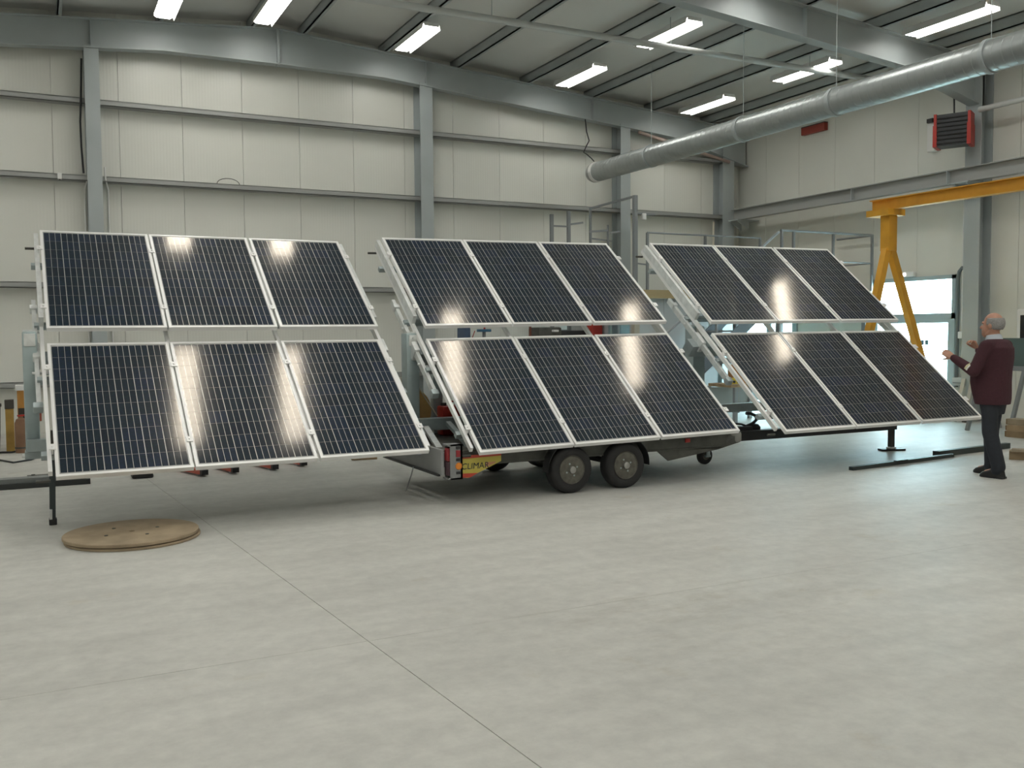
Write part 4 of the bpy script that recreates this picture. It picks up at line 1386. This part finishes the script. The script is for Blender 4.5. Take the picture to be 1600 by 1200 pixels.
# small fittings on the gable wall
t = thing('junction_box', (.41, 16.75, 4.1), 'small white junction box on a wall girt', 'box')
MB().bevbox((.38, 16.74, 4.06), (.44, 16.80, 4.16), .006).build('case', M_WHITE, t)
MB().cyl((.41, 16.77, 4.05), (.41, 16.77, 4.06), .012, 8).build('gland', M_BLACK, t)
for x, n in ((.775, 'on the far side of'), (1.13, 'on the trailer side of')):
    t = thing('wall_conduit', (x, 16.9, 0), 'thin pale conduit %s the gable column beside the outermost array' % n, 'conduit')
    s = -1 if x < .9 else 1
    MB().path([(x + s * .0, 16.96, .3), (x, 16.96, 3.75), (x, 16.94, 3.95), (x - s * .05, 16.78, 4.12), (x - s * .05, 16.78, 4.3)], .014, 8).build('pipe', M_WHITE, t)
    MB().box((x - .03, 16.93, 1.2), (x + .03, 17.0, 1.24)).build('clip', M_RAIL, t)
t = thing('wall_cable', (.7, 16.9, 4.3), 'dark cable running up the gable column beside the outermost array', 'cable')
MB().path([(.76, 16.78, 4.18), (.74, 16.78, 4.6), (.735, 16.78, 5.0), (.755, 16.78, 5.35), (.78, 16.78, 6.0)], .016, 6).build('strand', M_BLACK, t)
t = thing('corner_conduit', (13.55, 16.9, 0), 'thin pale vertical conduit beside the corner column', 'conduit')
MB().cyl((13.50, 16.775, .0), (13.50, 16.775, 3.99), .022, 8).build('pipe', mat('conduit_cream', (.66, .62, .52), .5), t)
MB().box((13.46, 16.74, 2.4), (13.54, 16.80, 2.44)).build('clip', M_RAIL, t)
t = thing('wall_wire_loop', (3.0, 16.98, 4.1), 'thin wire loop resting on a wall girt', 'wire')
MB().path([(3.05 + .19 * math.cos(math.pi * i / 12), 16.9, 4.166 + .10 * math.sin(math.pi * i / 12)) for i in range(13)], .006, 6).build('strand', M_CHASSIS, t)

# ------------------------------------------------------------------ the standing man
TH = math.radians(9)
PERSON = thing('person', None, 'grey-haired person in a maroon sweater and dark trousers gesturing towards the solar panels', 'person',
               m=Matrix.Translation((9.0, 6.56, 0)) @ Matrix.Rotation(TH, 4, 'Z'))


class Blob(MB):
    def cap(s, p, q, r, r2=None, n=14):
        """tapered capsule"""
        p, q = V3(p), V3(q)
        r2 = r if r2 is None else r2
        d = q - p
        L = d.length
        prof = [(r * math.sin(t), -r * math.cos(t)) for t in [math.pi / 2 * i / 4 for i in range(5)]]
        prof += [(r2 * math.cos(t), L + r2 * math.sin(t)) for t in [math.pi / 2 * i / 4 for i in range(5)]]
        prof[0] = (1e-4, -r)
        prof[-1] = (1e-4, L + r2)
        return s.lathe(prof, p, d, n)

    def ell(s, c, r, n=20, m=12, rot=None):
        vs, fs = [], []
        for j in range(m + 1):
            t = math.pi * j / m
            for i in range(n):
                a = 2 * math.pi * i / n
                v = V3((r[0] * max(math.sin(t), 1e-3) * math.cos(a), r[1] * max(math.sin(t), 1e-3) * math.sin(a), r[2] * math.cos(t)))
                vs.append(V3(c) + (rot @ v if rot else v))
        for j in range(m):
            for i in range(n):
                k = (i + 1) % n
                fs.append((j * n + i, j * n + k, (j + 1) * n + k, (j + 1) * n + i))
        fs.append(tuple(range(n)))
        fs.append(tuple(m * n + i for i in range(n)))
        return s.add(vs, fs, True)

    def loft(s, rings, n=24):
        vs, fs = [], []
        for (c, rx, ry) in rings:
            for i in range(n):
                a = 2 * math.pi * i / n
                ca, sa = math.cos(a), math.sin(a)
                e = .85                                   # a little squarer than an ellipse
                vs.append((c[0] + rx * math.copysign(abs(ca) ** e, ca), c[1] + ry * math.copysign(abs(sa) ** e, sa), c[2]))
        for k in range(len(rings) - 1):
            for i in range(n):
                j = (i + 1) % n
                fs.append((k * n + i, k * n + j, (k + 1) * n + j, (k + 1) * n + i))
        fs.append(tuple(range(n)))
        fs.append(tuple((len(rings) - 1) * n + i for i in range(n)))
        return s.add(vs, fs, True)

    def fuse(s, name, m, parent, voxel=.01, smooth=4):
        me = s.mesh(name + '_raw')
        tmp = bpy.data.objects.new(name + '_raw', me)
        COL.objects.link(tmp)
        r = tmp.modifiers.new('r', 'REMESH')
        r.mode = 'VOXEL'
        r.voxel_size = voxel
        sm = tmp.modifiers.new('s', 'SMOOTH')
        sm.factor = .5
        sm.iterations = smooth
        bpy.context.view_layer.update()
        dg = bpy.context.evaluated_depsgraph_get()
        out = bpy.data.meshes.new_from_object(tmp.evaluated_get(dg))
        bpy.data.objects.remove(tmp)
        out.name = name
        for p in out.polygons:
            p.use_smooth = True
        out.materials.clear()
        out.materials.append(m)
        o = bpy.data.objects.new(name, out)
        COL.objects.link(o)
        o.parent = parent
        return o


def skin_material():
    m = mat('skin', (.50, .27, .19), .5, noise=.12, nscale=16)
    m.node_tree.nodes['Principled BSDF'].inputs['Subsurface Weight'].default_value = .08
    return m


M_SKIN = skin_material()
M_SWEATER = mat('maroon_knit', (.056, .016, .024), .85, noise=.12, nscale=60, bump=.25, bscale=220)
M_TROUSERS = mat('navy_trousers', (.018, .022, .030), .8, noise=.12, nscale=30)
M_SHOE = mat('black_leather', (.012, .012, .013), .4)
M_HAIR = mat('grey_hair', (.30, .29, .28), .8, noise=.2, nscale=90, bump=.3, bscale=150)
M_SHIRT = mat('shirt_collar', (.55, .60, .66), .7)

# joints (x to his right, y forward, z up)
SH = {-1: (-.195, -.015, 1.375), 1: (.195, -.015, 1.375)}
EL = {-1: (-.28, .07, 1.115), 1: (.27, .10, 1.14)}
WR = {-1: (-.225, .315, 1.25), 1: (.13, .235, 1.325)}
HIP = {-1: (-.084, .0, .86), 1: (.084, .01, .86)}
KN = {-1: (-.105, -.02, .48), 1: (.105, .075, .48)}
AN = {-1: (-.11, -.115, .085), 1: (.115, .075, .085)}


def hand(b, wrist, d, n, side, curl, thumb_open):
    w, d, n = V3(wrist), V3(d).normalized(), V3(n).normalized()
    n = (n - d * n.dot(d)).normalized()
    s = d.cross(n)
    for k, off in enumerate((-.030, -.010, .010, .029)):
        base = w + d * (.088 - .004 * abs(k - 1.4)) + s * off
        b.cap(w + d * .012 + s * off * .6, base, .0155, .0125)
        L = (.072, .082, .077, .060)[k if side > 0 else 3 - k]
        p, ang = base, 0.0
        for seg, fr in enumerate((.45, .31, .24)):
            ang += curl * (.8, 1.0, .7)[seg] + .06 * k
            q = p + (d * math.cos(ang) + n * math.sin(ang)) * (L * fr)
            b.cap(p, q, .0098 - .0012 * seg, .0090 - .0012 * seg, 10)
            p = q
    tb = w + d * .028 - s * side * .028 + n * .006
    td = (d * .72 - s * side * thumb_open + n * .35).normalized()
    tm = tb + td * .042
    b.cap(tb, tm, .0145, .0115, 10)
    b.cap(tm, tm + (td * .8 + d * .5 + n * .2).normalized() * .034, .0110, .0085, 10)


body = Blob()
body.ell((0, .015, 1.622), (.077, .100, .105))                       # cranium
body.ell((0, .070, 1.560), (.060, .064, .082))                       # face
body.cap((0, .100, 1.500), (0, .105, 1.505), .034)                   # chin
body.cap((-.030, .060, 1.505), (-.050, .0, 1.545), .026, .024)        # jaw
body.cap((.030, .060, 1.505), (.050, .0, 1.545), .026, .024)
body.cap((0, .112, 1.612), (0, .146, 1.572), .012, .0165)             # nose
body.cap((-.035, .110, 1.625), (.035, .110, 1.625), .014)            # brow
body.cap((-.022, .120, 1.532), (.022, .120, 1.532), .012)            # lips
body.cap((0, -.005, 1.40), (0, .022, 1.545), .064, .058)             # neck
for s in (-1, 1):
    body.ell((s * .080, .012, 1.588), (.011, .021, .033), 12, 8)      # ears
    body.cap((s * .10, -.01, 1.37), SH[s], .050, .050)
    body.cap(SH[s], EL[s], .046, .040)
    body.cap(EL[s], WR[s], .038, .027)
    body.cap(HIP[s], KN[s], .075, .052)
    body.cap(KN[s], AN[s], .048, .036)
    body.cap(AN[s], (AN[s][0], AN[s][1] + .12, .05), .034, .028)
body.loft([((0, .02, .82), .14, .12), ((0, .025, .95), .16, .15), ((0, .02, 1.12), .165, .15), ((0, -.005, 1.28), .16, .125), ((0, -.01, 1.40), .10, .08)])
hand(body, (-.222, .332, 1.260), (.10, .80, .42), (.55, .10, -.35), -1, .16, .55)
hand(body, (.122, .250, 1.345), (-.25, .35, .75), (-.7, .35, -.1), 1, .80, .35)
bo = body.fuse('body', M_SKIN, PERSON, .005, 3)
for s in (-1, 1):
    e = Blob().ell((s * .029, .117, 1.603), (.011, .011, .010), 12, 8).build('eye', mat('eye_white', (.6, .58, .55), .3), bo, True)
    Blob().ell((s * .029, .1255, 1.603), (.005, .004, .005), 10, 6).build('iris', M_BLACK, e, True)

sw = Blob()
sw.loft([((0, .010, .765), .184, .158), ((0, .014, .82), .194, .168), ((0, .025, .90), .198, .180), ((0, .035, 1.00), .198, .190), ((0, .030, 1.12), .202, .188),
         ((0, .000, 1.26), .208, .172), ((0, -.020, 1.36), .196, .150), ((0, -.018, 1.425), .130, .105), ((0, -.004, 1.452), .084, .080)])
for s in (-1, 1):
    sw.cap(SH[s], EL[s], .072, .060)
    sw.cap((s * .10, -.02, 1.385), SH[s], .068, .072)
    sw.cap(EL[s], WR[s], .060, .042)
    w, e = V3(WR[s]), V3(EL[s])
    d = (w - e).normalized()
    sw.cap(w - d * .04, w - d * .005, .044, .040)
sw.fuse('sweater', M_SWEATER, PERSON, .009, 5)

tr = Blob()
tr.loft([((0, .005, .66), .125, .10), ((0, .005, .78), .145, .12), ((0, .010, .87), .15, .125), ((0, .012, .93), .148, .125)])
for s in (-1, 1):
    tr.cap(HIP[s], KN[s], .084, .078)
    tr.cap(KN[s], (AN[s][0], AN[s][1] - .005, .12), .078, .070)
    tr.cap((AN[s][0], AN[s][1] - .005, .12), (AN[s][0], AN[s][1] + .005, .085), .070, .066)
tr.fuse('trousers', M_TROUSERS, PERSON, .010, 5)
for s in (-1, 1):
    x, y = AN[s][0], AN[s][1]
    sh = Blob()
    sh.loft([((x, y + .055, .0), .046, .135), ((x, y + .055, .018), .048, .138), ((x, y + .055, .03), .046, .134), ((x, y + .045, .055), .043, .118), ((x, y + .01, .085), .041, .075), ((x, y - .01, .115), .040, .052)])
    o = sh.fuse('shoe', M_SHOE, PERSON, .007, 2)
    MB().box((x - .045, y - .07, 0), (x + .045, y - .005, .022)).build('heel', M_BLACK, o, True)
# hair: a grey fringe round the back and sides, bald on top
hr = Blob()
hr.ell((0, .008, 1.618), (.0825, .104, .104), 28, 18)
keep = []
for f, sm in zip(hr.f, hr.sm):
    c = sum((hr.v[i] for i in f), V3((0, 0, 0))) / len(f)
    if 1.545 < c.z < 1.672 and c.y < .055 and (c.y < .02 or c.z > 1.60) and len(f) == 4:
        keep.append(f)
hr.f = keep
hr.sm = [True] * len(keep)
ho = hr.build('hair', M_HAIR, PERSON, True)
md = ho.modifiers.new('solid', 'SOLIDIFY')
md.thickness = .010
md.offset = -.2
# shirt collar, sleeve badge
MB().lathe([(.086, -.020), (.080, .012), (.070, .040), (.064, .042), (.068, .010), (.074, -.020), (.086, -.020)], (0, .010, 1.455), (0, .14, 1), 28).build('shirt_collar', M_SHIRT, PERSON, True)
ax = (V3(WR[-1]) - V3(EL[-1])).normalized()
for k, (t, c) in enumerate(((.16, (.75, .74, .68)), (.24, (.62, .58, .34)))):
    p = V3(EL[-1]).lerp(V3(WR[-1]), t)
    b = Blob()
    b.lathe([(.0615 - .004 * k, -.010), (.0635 - .004 * k, 0), (.0615 - .004 * k, .010)], p, ax, 28)
    b.f = [f for f in b.f if len(f) == 4 and (sum((b.v[i] for i in f), V3((0, 0, 0))) / 4 - p).normalized().dot(V3((-.6, -.2, .75)).normalized()) > .45]
    b.sm = [True] * len(b.f)
    bo2 = b.build('sleeve_badge', mat('badge_%d' % k, c, .6), PERSON, True)
    mm = bo2.modifiers.new('solid', 'SOLIDIFY')
    mm.thickness = .004
